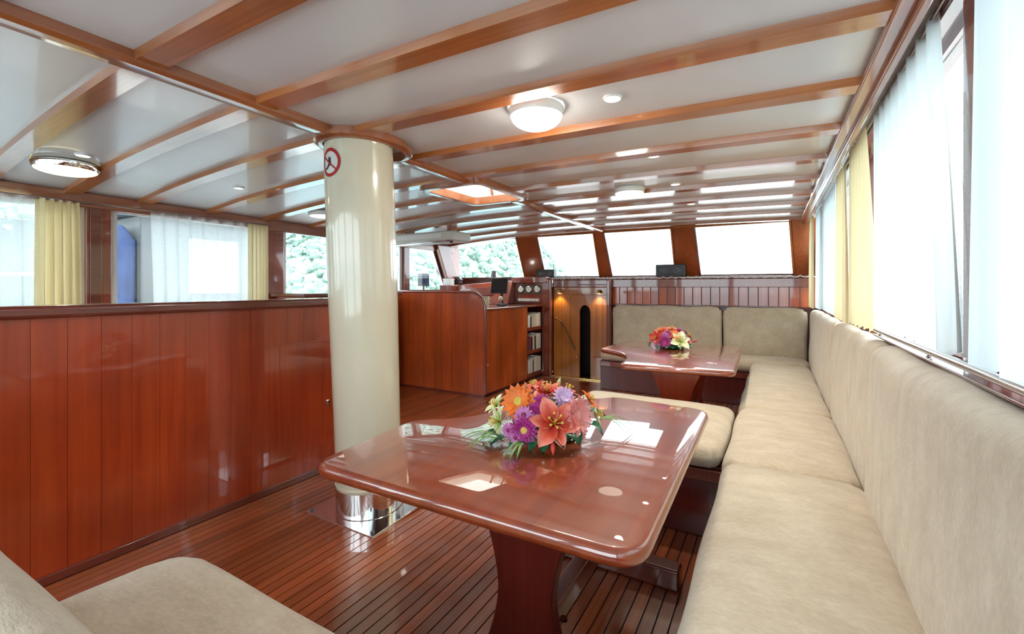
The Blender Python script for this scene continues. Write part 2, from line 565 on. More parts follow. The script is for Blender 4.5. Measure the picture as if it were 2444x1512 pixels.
# steel rail on the sill
rl = thing('grab_rail', 'polished steel tube rail running along the window sill over the seat backs', 'rail', (.39, .8, 1.09))
make('rail_tube', MB().tube([(.392 - .001 * k, -.6 + .31 * k, 1.116) for k in range(11)], .011, 12), 'steel', rl, smooth=True)
make('rail_ledge', B(.372, .452, -.6, 2.52, 1.0895, 1.098), 'mahogany_trim', rl, bevel=.003)
for y in (-.3, .75, 1.75, 2.45):
    make('rail_bracket', MB().lathe([(.012, 0), (.007, .004), (.007, .012)], .391, y, 1.098, 12), 'steel', rl, smooth=True)

# ------------------------------------------------------------------ port wall
wl = struct(make('wall_left', B(-4.84, -4.76, -.95, 6.35, 0, 1.05), 'mahogany_panel'), 'hull side wall beyond the long partition')
make('sill', B(-4.86, -4.70, -.95, 6.2, 1.05, 1.075), 'mahogany_trim', wl, bevel=.006)
make('header', B(-4.84, -4.745, -.95, 6.35, 1.97, 2.14), 'mahogany_trim', wl)
LP = [(-.95, -.85), (.10, .24), (1.44, 1.60), (2.93, 3.12), (4.30, 4.42), (5.02, 5.14)]
side_posts(-4.84, -4.735, LP, 1.075, 1.97, wl)
make('post_lining', B(-4.735, -4.72, 1.46, 1.53, 1.075, 1.95), 'mahogany_trim', wl, bevel=.003)
for (a, b), nm in zip(zip(LP[:-1], LP[1:]), ('aft', 'drawn-curtain', 'half-open', 'uncurtained', 'narrow')):
    side_window('window_%d' % nw, -4.79, a[1], b[0], 1.075, 1.97, 'window beyond the long partition, %s one' % nm)
    nw += 1

# ------------------------------------------------------------------ aft wall behind the viewer: wide openings added to let daylight in
wb = struct(make('wall_back', B(-4.84, .52, -1.03, -.95, 0, .75), 'mahogany_panel'), 'unseen aft bulkhead with a row of windows made wide to let daylight in')
make('header', B(-4.84, .52, -1.03, -.95, 1.95, 2.2), 'mahogany_trim_x', wb)
AP = [-4.84, -3.6, -2.35, -1.05, .40]
for xx in AP:
    make('window_post', B(xx, xx + .12, -1.03, -.95, .75, 1.95), 'mahogany_post', wb)
for a, b in zip(AP[:-1], AP[1:]):
    t = sroot('window_%d' % nw, ((a + b) / 2, -1, .75), 'unseen aft window onto the deck, added to let daylight in'); nw += 1
    make('window_frame', B(a + .12, b, -1.0, -.98, .75, .78), 'steel_dull', t)
    make('pane', B(a + .12, b, -.993, -.987, .78, 1.95), 'window_glass', t)

# ------------------------------------------------------------------ windscreen (raked) and forward bulkhead
YT, YB, ZT, ZB = 6.10, 6.45, 2.065, 1.44
def wy(z): return YB + (YT - YB) * (z - ZB) / (ZT - ZB)
wf = sroot('wall_front', (-2.1, 6.3, 0), 'raked windscreen bulkhead at the bow end of the saloon')
def rk(pts_top, pts_bot, zt, zb, th=.06, back=0.):
    """raked slab between X ranges at top and bottom"""
    (a, b), (c, d) = pts_top, pts_bot
    v = [(c, wy(zb) - back, zb), (d, wy(zb) - back, zb), (c, wy(zb) - back + th, zb), (d, wy(zb) - back + th, zb),
         (a, wy(zt) - back, zt), (b, wy(zt) - back, zt), (a, wy(zt) - back + th, zt), (b, wy(zt) - back + th, zt)]
    return MB().hexa(v)
tX = lambda px: uy(px, 560, YT).x
bX = lambda px: uy(px, 660, YB).x
W = [(1066, 1236, 1086, 1258), (1283, 1420, 1304, 1436), (1441, 1605, 1462, 1616), (1656, 1887, 1671, 1897)]
scr = [((tX(a), tX(b)), (bX(c), bX(d))) for a, b, c, d in W]
posts = [((-4.84, scr[0][0][0]), (-4.84, scr[0][1][0]))]
for i in range(3):
    posts.append(((scr[i][0][1], scr[i + 1][0][0]), (scr[i][1][1], scr[i + 1][1][0])))
posts.append(((scr[3][0][1], .50), (scr[3][1][1], .50)))
for p in posts:
    make('screen_post', rk(p[0], p[1], ZT, ZB, .09, .045), 'screen_post', wf, bevel=.012)
make('screen_header', rk((-4.84, .5), (-4.84, .5), 2.16, ZT - .015, .10, .05), 'beam_wood', wf, bevel=.008)
labels = ('leftmost of the windscreen with green hillside behind', 'windscreen beside the leftmost, above the door', 'windscreen above the door end of the far settee', 'widest windscreen above the far settee corner')
for i, (tp, bt) in enumerate(scr):
    t = sroot('window_%d' % nw, ((tp[0] + tp[1]) / 2, 6.3, ZB), labels[i]); nw += 1
    e = .022
    make('window_frame', rk((tp[0], tp[0] + e), (bt[0], bt[0] + e), ZT, ZB, .03, .05), 'steel_dull', t)
    make('window_frame', rk((tp[1] - e, tp[1]), (bt[1] - e, bt[1]), ZT, ZB, .03, .05), 'beam_wood', t)
    k = .03 / (ZT - ZB)
    make('window_frame', rk((tp[0], tp[1]), (tp[0], tp[1]), ZT, ZT - .02, .03, .05), 'beam_wood', t)
    make('window_frame', rk((bt[0], bt[1]), (bt[0], bt[1]), ZB + .025, ZB, .03, .05), 'steel_dull', t)
    make('pane', rk((tp[0] + e, tp[1] - e), (bt[0] + e, bt[1] - e), ZT - .02, ZB + .025, .005, .02), 'window_glass', t)
# shelf under the windscreen (starboard and door part)
make('sill_shelf', B(-2.95, .46, 6.10, 6.56, 1.405, 1.44), 'mahogany_trim_x', wf, bevel=.008)
make('sill_fascia', B(-1.96, .46, 6.10, 6.14, 1.30, 1.405), 'mahogany_post', wf, bevel=.006)
# vertical boarding behind the far settee
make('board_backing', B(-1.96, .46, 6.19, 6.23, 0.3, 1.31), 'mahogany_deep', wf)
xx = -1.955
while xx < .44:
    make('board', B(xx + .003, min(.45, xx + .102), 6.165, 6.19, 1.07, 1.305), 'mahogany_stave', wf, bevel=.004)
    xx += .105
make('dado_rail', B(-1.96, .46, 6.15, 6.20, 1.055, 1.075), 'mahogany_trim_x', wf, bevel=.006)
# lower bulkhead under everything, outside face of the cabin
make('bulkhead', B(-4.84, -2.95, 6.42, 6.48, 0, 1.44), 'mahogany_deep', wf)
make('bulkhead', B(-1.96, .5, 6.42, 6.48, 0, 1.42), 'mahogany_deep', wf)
# raked corner board and small port quarter window
def corner_board():
    v = []
    for z in (1.30, 1.99):
        d = (z - 1.30) / .69
        y0 = 6.02 - .33 * d
        for y in (y0, y0 + .30 - .0 * d):
            for xx in (-4.74, -4.66):
                v.append((xx, y, z))
    return MB().hexa(v)
make('corner_board', corner_board(), 'mahogany_post', wl, bevel=.008)
def quarter_window():
    t = sroot('window_%d' % nw, (-4.79, 5.45, 1.23), 'small slanted side window by the helm with foliage behind')
    yf = lambda z: 6.02 - .33 * (z - 1.30) / .69
    for z0, z1, in ((1.075, 1.97),):
        v = []
        for z in (z0, z1):
            for y in (5.14, yf(z)):
                for xx in (-4.793, -4.787):
                    v.append((xx, y, z))
        make('pane', MB().hexa(v), 'window_glass', t)
        v = []
        for z in (z0, z1):
            for y in (yf(z) - .05, yf(z)):
                for xx in (-4.80, -4.75):
                    v.append((xx, y, z))
        make('window_frame', MB().hexa(v), 'steel_dull', t)
    make('window_frame', B(-4.80, -4.75, 5.14, 6.1, 1.22, 1.26), 'steel', t)
    make('filler', MB().prism([(yf(1.075), 1.075), (6.4, 1.075), (6.4, 1.97), (yf(1.97), 1.97)], lambda y, z: (-4.84, y, z), lambda y, z: (-4.76, y, z)), 'mahogany_post', t)
quarter_window(); nw += 1

# ------------------------------------------------------------------ long partition (galley side) beside the mast
XP = -2.75
pt = thing('partition', 'long waist-high polished mahogany partition with dark cap rail beside the mast', 'partition', (XP - .05, 1, 0))
make('core', B(XP - .09, XP - .02, -.9, 2.28, 0, 1.165), 'mahogany_deep', pt)
y = -.88
bw = .118
while y < 2.26:
    make('board', B(XP - .02, XP + rnd.uniform(-.0004, .0004), y + .0006, min(2.28, y + bw - .0006), .045, 1.165), 'mahogany_panel', pt)
    y += bw
make('end_board', B(XP - .10, XP + .004, 2.28, 2.31, 0, 1.165), 'mahogany_post', pt, bevel=.006)
make('skirting', B(XP - .02, XP + .012, -.9, 2.28, .004, .045), 'mahogany_trim', pt, bevel=.004)
make('cap_rail', B(XP - .17, XP + .045, -.92, 2.34, 1.165, 1.222), 'mahogany_trim', pt, bevel=.018, segs=3)
make('door_panel', B(XP - .01, XP + .0025, 1.78, 2.24, .20, .93), 'mahogany_panel', pt, bevel=.002)
lt = make('latch', MB().lathe([(.016, 0), (.016, .004), (.010, .008), (.010, .016)], 0, 0, 0, 16), 'steel', pt, smooth=True, origin=(0, 0, 0))
lt.rotation_euler = (0, R(90), 0)
lt.location = Vector((XP + .004, 2.14, .49)) - WLOC[pt]
WLOC[lt] = Vector((XP + .004, 2.14, .49))
l2 = make('latch_tongue', B(-.012, -.001, -.004, .004, -.03, .03), 'steel', pt, bevel=.002, origin=(0, 0, 0))
l2.location = Vector((XP + .02, 2.14, .475)) - WLOC[pt]
# cabinet further to port, its top shows over the partition
sb = thing('sideboard', 'low wooden cabinet with flat top under the far side windows', 'cabinet', (-4.45, 3.6, 0))
make('body', B(-4.68, -4.2, 3.0, 4.3, 0, 1.20), 'mahogany_panel', sb)
make('top', B(-4.70, -4.14, 2.94, 4.36, 1.20, 1.235), 'mahogany_trim', sb, bevel=.008)

# ------------------------------------------------------------------ mast
MX, MY = -2.07, 1.91
ms = thing('mast', 'thick cream painted mast standing on a polished steel foot', 'mast', (MX, MY, 0))
make('base_plate', B(MX - .28, MX + .27, MY - .235, MY + .235, .004, .018), 'steel', ms, bevel=.003)
make('steel_collar', MB().lathe([(.196, .018), (.196, .022), (.190, .024), (.190, .165), (.186, .168), (.150, .168)], MX, MY, 0, 64), 'steel', ms, smooth=True)
make('mast_pole', MB().lathe([(.183, .15), (.187, .6), (.193, 1.2), (.192, 1.8), (.188, 2.22)], MX, MY, 0, 72), 'cream_paint', ms, smooth=True)
make('rubber_seal', MB().lathe([(.188, .160), (.191, .172), (.191, .182), (.186, .186), (.18, .186), (.18, .16)], MX, MY, 0, 64, cap=False), 'cream_paint', ms, smooth=True)
for dx, dy in ((-.25, -.205), (.24, -.205), (.24, .205), (-.25, .205), (.245, -.02), (-.255, 0)):
    make('bolt', MB().lathe([(.011, .018), (.011, .026), (.006, .030)], MX + dx, MY + dy, 0, 6), 'grey_plastic', ms)
# the mast rakes aft a little
ms.rotation_euler = (R(2.3), 0, R(0))
# wooden ring on the deckhead
def ring():
    n = 48
    def pt_(r, a, z): return (MX + r * 1.0 * math.cos(a), MY - .035 + r * 1.3 * math.sin(a), z)
    v, f = [], []
    for r, z in ((.195, 2.165), (.195, 2.094), (.222, 2.094), (.234, 2.104), (.234, 2.126), (.215, 2.130), (.215, 2.165)):
        v += [pt_(r, 2 * PI * k / n, z) for k in range(n)]
    for i in range(6):
        for k in range(n):
            k2 = (k + 1) % n
            f.append((i * n + k, i * n + k2, (i + 1) * n + k2, (i + 1) * n + k))
    return MB().add(v, f)
mr_ = tag(make('mast_ring', ring(), 'batten_wood', smooth=True), 'oval varnished wooden ring where the mast passes through the ceiling', 'trim ring')
# prohibition sticker wrapped on the mast
MT = Matrix.Translation((MX, MY, 0)) @ Matrix.Rotation(R(2.3), 4, 'X')
SA, SZ, SR = R(-94.5), 1.985, .077
def onmast(u, v, off):
    r = .1905 + off
    a = SA + u / r
    return MT @ Vector((r * math.cos(a), r * math.sin(a), SZ + v))
sg = thing('sign', 'round red-bordered no-shoes prohibition sticker near the top of the mast', 'sign', onmast(0, -SR, .001))
def disc(rad, off, n=40):
    mb = MB()
    vv = [onmast(0, 0, off)] + [onmast(rad * q * math.cos(2 * PI * k / n), rad * q * math.sin(2 * PI * k / n), off) for q in (.5, 1) for k in range(n)]
    ff = [(0, 1 + k, 1 + (k + 1) % n) for k in range(n)] + [(1 + k, 1 + n + k, 1 + n + (k + 1) % n, 1 + (k + 1) % n) for k in range(n)]
    return mb.add(vv, ff)
make('disc', disc(SR, .0012), 'sign_white', sg, fix=False)
n = 48
mb = MB()
vv = [onmast(r_ * math.cos(2 * PI * k / n), r_ * math.sin(2 * PI * k / n), .0022) for r_ in (SR * .77, SR) for k in range(n)]
make('red_border', mb.add(vv, [(k, n + k, n + (k + 1) % n, (k + 1) % n) for k in range(n)]), 'sign_red', sg, fix=False)
def strip(p, q, wd, off, n=10):
    p, q = Vector(p), Vector(q)
    t = (q - p).normalized(); nn = Vector((-t.y, t.x)) * wd / 2
    return MB().grid(lambda u, v: onmast(*(p + (q - p) * u + nn * (2 * v - 1)), off), n, 1)
make('slash', strip((-.05, .035), (.045, -.04), .009, .0026), 'sign_red', sg, fix=False)
boot = [(-.012, .032), (-.012, .0), (-.016, -.012), (-.046, -.028), (-.050, -.036), (-.022, -.034), (-.004, -.018), (.006, -.018), (.010, -.008), (.010, .034), (.002, .022), (-.006, .03)]
make('shoe_symbol', MB().add([onmast(a, b, .0018) for a, b in boot], [tuple(range(len(boot)))]), 'sign_black', sg, fix=False)

# ------------------------------------------------------------------ helm enclosure
he = thing('helm_enclosure', 'curved-topped mahogany partition enclosing the helm behind the mast', 'partition', (-3.6, 4.5, 0))
def top_edge(x):
    # rounded shoulder at the starboard end
    x1, rr, zt, zb = -2.955, .21, 1.235, 1.05
    if x < x1 - rr: return zt
    d = min(1, (x - (x1 - rr)) / rr)
    return zb - .02 + (zt - zb + .02) * math.sqrt(max(0, 1 - d * d))
xs = [-4.66 + .134 * k for k in range(13)]
xs[-1] = -2.955
for a, b in zip(xs[:-1], xs[1:]):
    m_ = 6
    poly = [(a + .0008, .03)] + [(b - .0008, .03)] + [(b - .0008 + (a - b + .0016) * k / m_, top_edge(b - .0008 + (a - b + .0016) * k / m_)) for k in range(m_ + 1)]
    make('board', MB().prism(poly, lambda x, z: (x, 4.475, z), lambda x, z: (x, 4.50, z)), 'mahogany_stave', he)
def cap_path():
    pts = [(-4.66, 1.235)]
    for k in range(13):
        x = -3.165 + .21 * math.sin(PI / 2 * k / 12)
        pts.append((x, top_edge(x)))
    pts.append((-2.955, .03))
    return pts
cp = cap_path()
make('cap_moulding', MB().tube([(x, 4.487, z + .006) for x, z in cp], .019, 10), 'mahogany_post', he, smooth=True)
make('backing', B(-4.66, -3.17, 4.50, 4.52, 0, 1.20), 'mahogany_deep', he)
make('skirting', B(-4.66, -2.955, 4.46, 4.50, .004, .03), 'mahogany_trim_x', he)

# chart table cabinet + bookcase along the passage
XB = -2.98
ch = thing('bookcase_cabinet', 'mahogany cabinet with three open book shelves beside the companionway door', 'bookcase', (-3.2, 5.3, 0))
y = 4.52
for k in range(8):
    make('board', B(XB - .022, XB, y + .0008, y + .1325 - .0008, .03, 1.02), 'mahogany_stave', ch)
    y += .1325
make('top', B(-3.75, XB + .025, 4.52, 6.02, 1.02, 1.048), 'mahogany_post', ch, bevel=.01)
make('plinth', B(-3.4, XB - .005, 4.52, 6.05, .004, .05), 'mahogany_deep', ch)
make('back', B(-3.26, -3.23, 5.58, 6.05, .05, 1.02), 'mahogany_deep', ch)
make('divider', B(-3.24, XB, 5.58, 5.60, .05, 1.02), 'mahogany_trim', ch)
for z in (.055, .375, .70):
    make('shelf', B(-3.24, XB - .004, 5.60, 6.05, z - .012, z + .012), 'mahogany_post', ch, bevel=.003)
    make('shelf_fiddle', B(XB - .012, XB, 5.60, 6.05, z - .014, z + .035), 'mahogany_post', ch, bevel=.003)
# end board facing aft with rounded moulding
eb = make('end_board', B(-2.985, -2.845, 6.05, 6.10, 0, 1.40), 'mahogany_post', ch, bevel=.012)
make('arch_moulding', MB().tube([(-2.96, 6.045, .05), (-2.96, 6.045, .86), (-2.94, 6.045, .95), (-2.90, 6.045, 1.0), (-2.855, 6.045, 1.015)], .012, 8), 'mahogany_trim', ch, smooth=True)
make('corner_post', MB().lathe([(.03, 0), (.03, 1.405)], -2.855, 6.07, 0, 16), 'mahogany_post', ch, smooth=True)
# books
def book(y0, th, z, h, mat, label, depth=.17, lean=0.):
    t = thing('book', label, 'book', (XB - .03 - depth / 2, y0 + th / 2, z), 'books in the three-shelf bookcase')
    x1 = XB - .014
    x0 = x1 - depth
    def sh(p):
        return (p[0], p[1] + lean * (p[2] - z), p[2])
    c = MB()
    for bx in ((x0, x1, y0, y0 + .003, z, z + h), (x0, x1, y0 + th - .003, y0 + th, z, z + h), (x1 - .003, x1, y0 + .003, y0 + th - .003, z, z + h)):
        c.box(*bx)
    c.v = [sh(p) for p in c.v]
    make('cover', c, mat, t)
    p = MB().box(x0 + .005, x1 - .003, y0 + .003, y0 + th - .003, z + .004, z + h - .004)
    p.v = [sh(q) for q in p.v]
    make('pages', p, 'paper_white', t)
def shelf_row(z, rows):
    yy = 5.615
    kf = (.425 - .004 * len(rows)) / sum(r_[0] for r_ in rows)
    for th, h, mat, lab, ln in rows:
        th *= kf; ln = 0
        book(yy, th, z, h, mat, lab, lean=ln)
        yy += th + .004
shelf_row(.713, [(.055, .19, 'paper_white', 'white book at the left end of the top book shelf', 0), (.02, .17, 'book_dark', 'thin dark book between white ones on the top book shelf', 0),
                 (.07, .21, 'book_cream', 'thick cream book on the top book shelf', 0), (.06, .205, 'paper_white', 'white book right of the thick cream one on the top shelf', 0),
                 (.05, .215, 'paper_white', 'tall white book ending the top book shelf', .02)])
shelf_row(.388, [(.035, .20, 'book_blue', 'dark blue book starting the middle book shelf', 0), (.04, .215, 'book_red', 'red book on the middle book shelf', 0),
                 (.035, .20, 'book_dark', 'dark book right of the red one on the middle shelf', 0), (.04, .225, 'book_cream', 'cream book on the middle book shelf', 0),
                 (.03, .21, 'book_dark', 'dark thin book between cream and white on the middle shelf', 0), (.06, .235, 'paper_white', 'thick white book on the middle shelf', 0),
                 (.05, .235, 'paper_white', 'white book ending the middle book shelf', 0)])
shelf_row(.068, [(.07, .20, 'paper_white', 'thick white book starting the bottom book shelf', 0), (.05, .22, 'paper_white', 'second white book on the bottom shelf', 0),
                 (.02, .19, 'book_dark', 'thin dark book on the bottom book shelf', 0), (.06, .225, 'paper_white', 'white book right of the dark one on the bottom shelf', .03),
                 (.055, .225, 'book_cream', 'cream book on the bottom book shelf', .03), (.05, .22, 'paper_white', 'white book ending the bottom book shelf', .03)])

# instrument board and dashboard
dh = thing('dashboard', 'red-brown helm dashboard with instrument board under the windscreen', 'dashboard', (-3.7, 6.2, 0))
make('instrument_board', B(-3.46, -2.985, 6.07, 6.12, 1.048, 1.36), 'mahogany_post', dh, bevel=.006)
make('top_box', B(-3.50, -2.90, 6.03, 6.40, 1.36, 1.455), 'mahogany_post', dh, bevel=.012)
make('gauge_plate', B(-3.40, -2.995, 6.062, 6.07, 1.20, 1.335), 'panel_brown', dh, bevel=.002)
for k in range(3):
    gx = -3.345 + .14 * k
    def gl(prof):
        m_ = MB().lathe(prof, 0, 0, 0, 24)
        m_.v = [(gx + p[0], 6.062 - p[2], 1.268 + p[1]) for p in m_.v]
        return m_
    g_ = make('gauge', gl([(.050, 0), (.050, .010), (.042, .014), (.040, .010)]), 'steel_dull', dh, smooth=True)
    make('dial', gl([(.040, .009), (.040, .011)]), 'dial_white', g_)
    make('needle', MB().add([(gx - .004, 6.048, 1.262), (gx + .004, 6.048, 1.262), (gx + .022, 6.048, 1.292)], [(0, 1, 2)]), 'sign_black', g_, fix=False)
sp = make('switch_strip', B(-3.40, -3.03, 6.055, 6.07, 1.085, 1.13), 'pale_plastic', dh, bevel=.003)
for k in range(7):
    make('switch', B(-3.37 + .048 * k, -3.345 + .048 * k, 6.045, 6.055, 1.095, 1.12), 'dial_white', sp)
# sloping dash to port
v = [(-4.70, 5.86, 1.05), (-3.46, 5.86, 1.05), (-4.70, 6.42, 1.05), (-3.46, 6.42, 1.05), (-4.70, 6.02, 1.32), (-3.46, 6.02, 1.40), (-4.70, 6.42, 1.36), (-3.46, 6.42, 1.43)]
make('sloping_panel', MB().hexa(v), 'mahogany_post', dh, bevel=.01)
make('body', B(-4.70, -3.46, 5.95, 6.42, 0, 1.05), 'mahogany_deep', dh)
v = [(-4.35, 5.905, 1.16), (-3.75, 5.905, 1.18), (-4.35, 5.925, 1.16), (-3.75, 5.925, 1.18), (-4.35, 5.955, 1.27), (-3.75, 5.955, 1.31), (-4.35, 5.975, 1.27), (-3.75, 5.975, 1.31)]
make('dash_flap', MB().hexa(v), 'mahogany_trim_x', dh, bevel=.004)
make('lower_ledge', B(-4.68, -3.46, 5.70, 5.90, 1.03, 1.06), 'mahogany_trim_x', dh, bevel=.006)

# monitor on the chart table
mo = thing('monitor', 'black tilted monitor standing on the helm console', 'monitor', (-3.62, 5.6, 1.048))
def tilt_box(c, hw, hh, th, tilt, yaw):
    M = Matrix.Translation(c) @ Matrix.Rotation(yaw, 4, 'Z') @ Matrix.Rotation(-tilt, 4, 'X')
    m_ = MB().box(-hw, hw, -th, 0, -hh, hh)
    m_.v = [tuple(M @ Vector(p)) for p in m_.v]
    return m_
mc = uy(1193, 682, 5.62)
make('housing', tilt_box(mc, .125, .115, .035, R(14), R(8)), 'black_plastic', mo, bevel=.006)
make('screen', tilt_box(mc + Vector((0, -.036, .006)), .108, .090, .003, R(14), R(8)), 'dark_screen', mo)
make('stand', MB().lathe([(.09, 0), (.09, .012), (.025, .02), (.02, mc.z - 1.048)], mc.x, mc.y + .05, 1.048, 20), 'black_plastic', mo, smooth=True)
# second little screen on a bracket
br = thing('chart_plotter', 'small grey display on a bracket behind the black monitor', 'display', (uy(1182, 660, 6.0).x, 6.0, 1.36))
pc = uy(1181, 656, 6.0)
make('case', tilt_box(pc, .035, .062, .05, R(10), R(-35)), 'grey_plastic', br, bevel=.006)
make('bracket', B(pc.x - .012, pc.x + .012, 5.985, 6.02, 1.30, pc.z), 'grey_plastic', br)
# throttle knob
tk = thing('throttle', 'throttle lever with pale round knob beside the monitor', 'lever', (uy(1195, 712, 5.35).x, 5.35, 1.048))
kp = uy(1195, 712, 5.35)
make('lever', MB().tube([(kp.x, 5.37, 1.048), kp], .008, 8), 'steel', tk, smooth=True)
make('knob', MB().ball(kp, .034, 14, 10), 'petal_ivory', tk, smooth='all')
make('base', B(kp.x - .05, kp.x + .05, 5.33, 5.43, 1.048, 1.06), 'black_plastic', tk, bevel=.003)
cu = thing('cup', 'pale cup on the helm console behind the curved partition', 'cup', (uy(1160, 705, 5.0).x, 5.0, 1.048))
make('cup_body', MB().lathe([(.035, 0), (.045, .06), (.05, .13), (.046, .13), (.041, .06), (.03, .008)], uy(1160, 705, 5.0).x, 5.0, 1.048, 24), 'petal_ivory', cu, smooth=True)
make('cup_handle', MB().tube([(uy(1160, 705, 5.0).x + .045, 5, 1.15), (uy(1160, 705, 5.0).x + .085, 5, 1.14), (uy(1160, 705, 5.0).x + .08, 5, 1.09), (uy(1160, 705, 5.0).x + .042, 5, 1.08)], .006, 6), 'petal_ivory', cu, smooth=True)
# white box, fan and antenna bits on the dash
make('side_pod', B(-4.72, -4.50, 5.82, 6.06, 1.05, 1.335), 'mahogany_post', dh, bevel=.008)
q = Vector((-4.62, 5.93, 1.336 + .03))
pb = thing('paper_box', 'small white box on the dashboard by the corner post', 'box', (q.x, 5.93, q.z - .03))
make('carton', B(q.x - .075, q.x + .075, 5.88, 5.98, q.z - .03, q.z + .07), 'paper_white', pb, bevel=.003)
make('lid', B(q.x - .078, q.x + .078, 5.877, 5.983, q.z + .05, q.z + .075), 'paper_white', pb, bevel=.002)
q = uy(1094, 676, 6.2); q.z = 1.36 + .045
fn = thing('compass', 'dark round compass on the dashboard beside the white box', 'compass', (q.x, 6.2, q.z - .03))
make('bowl', MB().lathe([(.055, 0), (.07, .03), (.068, .06), (.045, .095), (.01, .11)], q.x, 6.2, q.z - .03, 24), 'grey_plastic', fn, smooth=True)
make('bezel', MB().lathe([(.072, .035), (.078, .04), (.078, .05), (.07, .054)], q.x, 6.2, q.z - .03, 24, cap=False), 'black_plastic', fn, smooth=True)
make('foot', B(q.x - .06, q.x + .06, 6.15, 6.25, q.z - .042, q.z - .028), 'black_plastic', fn, bevel=.003)
# searchlight frame outside the quarter window
q = ux(1012, 668, -5.0)
sl = thing('side_mirror', 'small framed navigation lamp outside the slanted side window', 'lamp', (-5.0, q.y, 1.0))
make('housing', B(-5.06, -4.96, q.y - .09, q.y + .09, q.z - .10, q.z + .11), 'boat_grey', sl, bevel=.01)
make('lens', B(-4.962, -4.955, q.y - .07, q.y + .07, q.z - .08, q.z + .09), 'canvas_blue', sl)
make('stalk', B(-5.02, -5.0, q.y - .012, q.y + .012, 1.0, q.z - .1), 'boat_grey', sl)

def speaker(px, py, hw, hh, label):
    c = uy(px, py, 6.28)
    t = thing('speaker', label, 'speaker', (c.x, 6.3, 1.44))
    zc = 1.44 + hh + .004
    make('cabinet', tilt_box(Vector((c.x, 6.30, zc)), hw, hh, .10, R(0), 0), 'black_plastic', t, bevel=.008)
    m_ = MB().lathe([(1, 0), (1, .006), (.85, .010), (.5, .003), (.2, .0), (.15, .008), (.01, .010)], 0, 0, 0, 32)
    m_.v = [(c.x + p[0] * hw * .78, 6.20 - p[2], zc + p[1] * hh * .74) for p in m_.v]
    make('oval_cone', m_, 'grey_plastic', t, smooth=True)
    make('foot', B(c.x - hw * .8, c.x + hw * .8, 6.21, 6.29, 1.438, 1.446), 'black_plastic', t)
speaker(1602, 640, .185, .078, 'black box speaker with oval cone on the sill above the far settee')
speaker(1306, 648, .15, .062, 'black box speaker on the sill next to the helm instruments')

# lace edging along the sill
lace = MB()
xx = -1.95
while xx < .44:
    lace.tube([(xx + .1 * k / 6, 6.096 - .012 * math.sin(PI * k / 6), 1.436 - .022 * math.sin(PI * k / 6)) for k in range(7)], .0055, 5)
    xx += .1
le = make('lace_edging', lace, 'lace_white')
tag(le, 'white scalloped cord edging along the windscreen sill above the far settee', 'edging')
lace = MB()
xx = -2.84
while xx < -1.98:
    lace.tube([(xx + .06 * k / 6, 6.096 - .01 * math.sin(PI * k / 6), 1.438 - .018 * math.sin(PI * k / 6)) for k in range(7)], .005, 5)
    xx += .06
tag(make('lace_edging', lace, 'lace_white'), 'white scalloped cord edging along the sill above the companionway door', 'edging')

# ------------------------------------------------------------------ companionway doors
cw = thing('companionway', 'orange-brown teak companionway door with dark arched opening by the bookcase', 'door', (-2.4, 6.12, 0))
YD = 6.13
zt = 1.285
def arch_half(side):
    """panel with half of an arched cut-out; side -1 left leaf, 1 right leaf"""
    c, hw, spring = -2.34, .083, .93
    if side < 0:
        arc = [(c - hw * math.cos(a), spring + .115 * math.sin(a)) for a in [PI / 2 * k / 8 for k in range(9)]]
        poly = [(-2.83, .012), (c - hw, .012)] + arc + [(c, 1.19), (-2.83, 1.19)]
    else:
        arc = [(c + hw * math.cos(a), spring + .115 * math.sin(a)) for a in [PI / 2 * k / 8 for k in range(8, -1, -1)]]
        poly = [(-1.99, .012), (-1.99, 1.19), (c, 1.19)] + arc + [(c + hw, .012)]
        poly = poly
    return MB().prism(poly, lambda x, z: (x, YD, z), lambda x, z: (x, YD + .03, z))
make('left_leaf', arch_half(-1), 'door_teak', cw)
make('right_leaf', arch_half(1), 'door_teak', cw)
for a in (-2.70, -2.57):
    make('stave_joint', B(a, a + .004, YD - .0015, YD, .02, 1.18), 'mahogany_post', cw)
for a in (-2.17, -2.08):
    make('stave_joint', B(a, a + .004, YD - .0015, YD, .02, 1.18), 'mahogany_post', cw)
make('top_rail', B(-2.83, -1.99, YD - .012, YD + .03, 1.19, 1.30), 'door_teak', cw, bevel=.006)
make('lintel', B(-2.83, -1.97, YD - .03, YD + .04, 1.30, 1.405), 'mahogany_post', cw, bevel=.008)
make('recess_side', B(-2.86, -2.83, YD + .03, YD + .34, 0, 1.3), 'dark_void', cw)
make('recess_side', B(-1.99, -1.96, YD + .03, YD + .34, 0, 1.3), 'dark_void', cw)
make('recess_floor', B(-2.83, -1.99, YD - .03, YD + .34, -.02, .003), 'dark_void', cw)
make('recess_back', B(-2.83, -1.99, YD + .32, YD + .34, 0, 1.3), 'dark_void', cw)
make('handle', MB().tube([(-2.80, YD - .005, .845), (-2.78, YD - .04, .85), (-2.72, YD - .045, .82), (-2.70, YD - .005, .80)], .011, 8), 'brass', cw, smooth=True)
make('lanyard', MB().tube([(-2.71, YD - .03, .81), (-2.62, YD - .025, .68), (-2.53, YD - .02, .50), (-2.48, YD - .012, .40)], .006, 6), 'black_plastic', cw, smooth=True)
make('catch', MB().lathe([(.014, 0), (.010, .01), (.012, .02)], -2.46, YD - .02, .30, 12), 'brass', cw, smooth=True)
make('curtain_rod', MB().tube([(-2.42, YD - .05, 1.335), (-2.0, YD - .05, 1.335)], .007, 8), 'steel', cw, smooth=True)
make('rail', MB().tube([(-2.20, YD - .03, .32), (-2.02, YD - .03, .34)], .011, 8), 'brass', cw, smooth=True)
make('threshold', B(-2.83, -1.97, YD - .10, YD + .03, .0035, .022), 'brass', cw, bevel=.004)
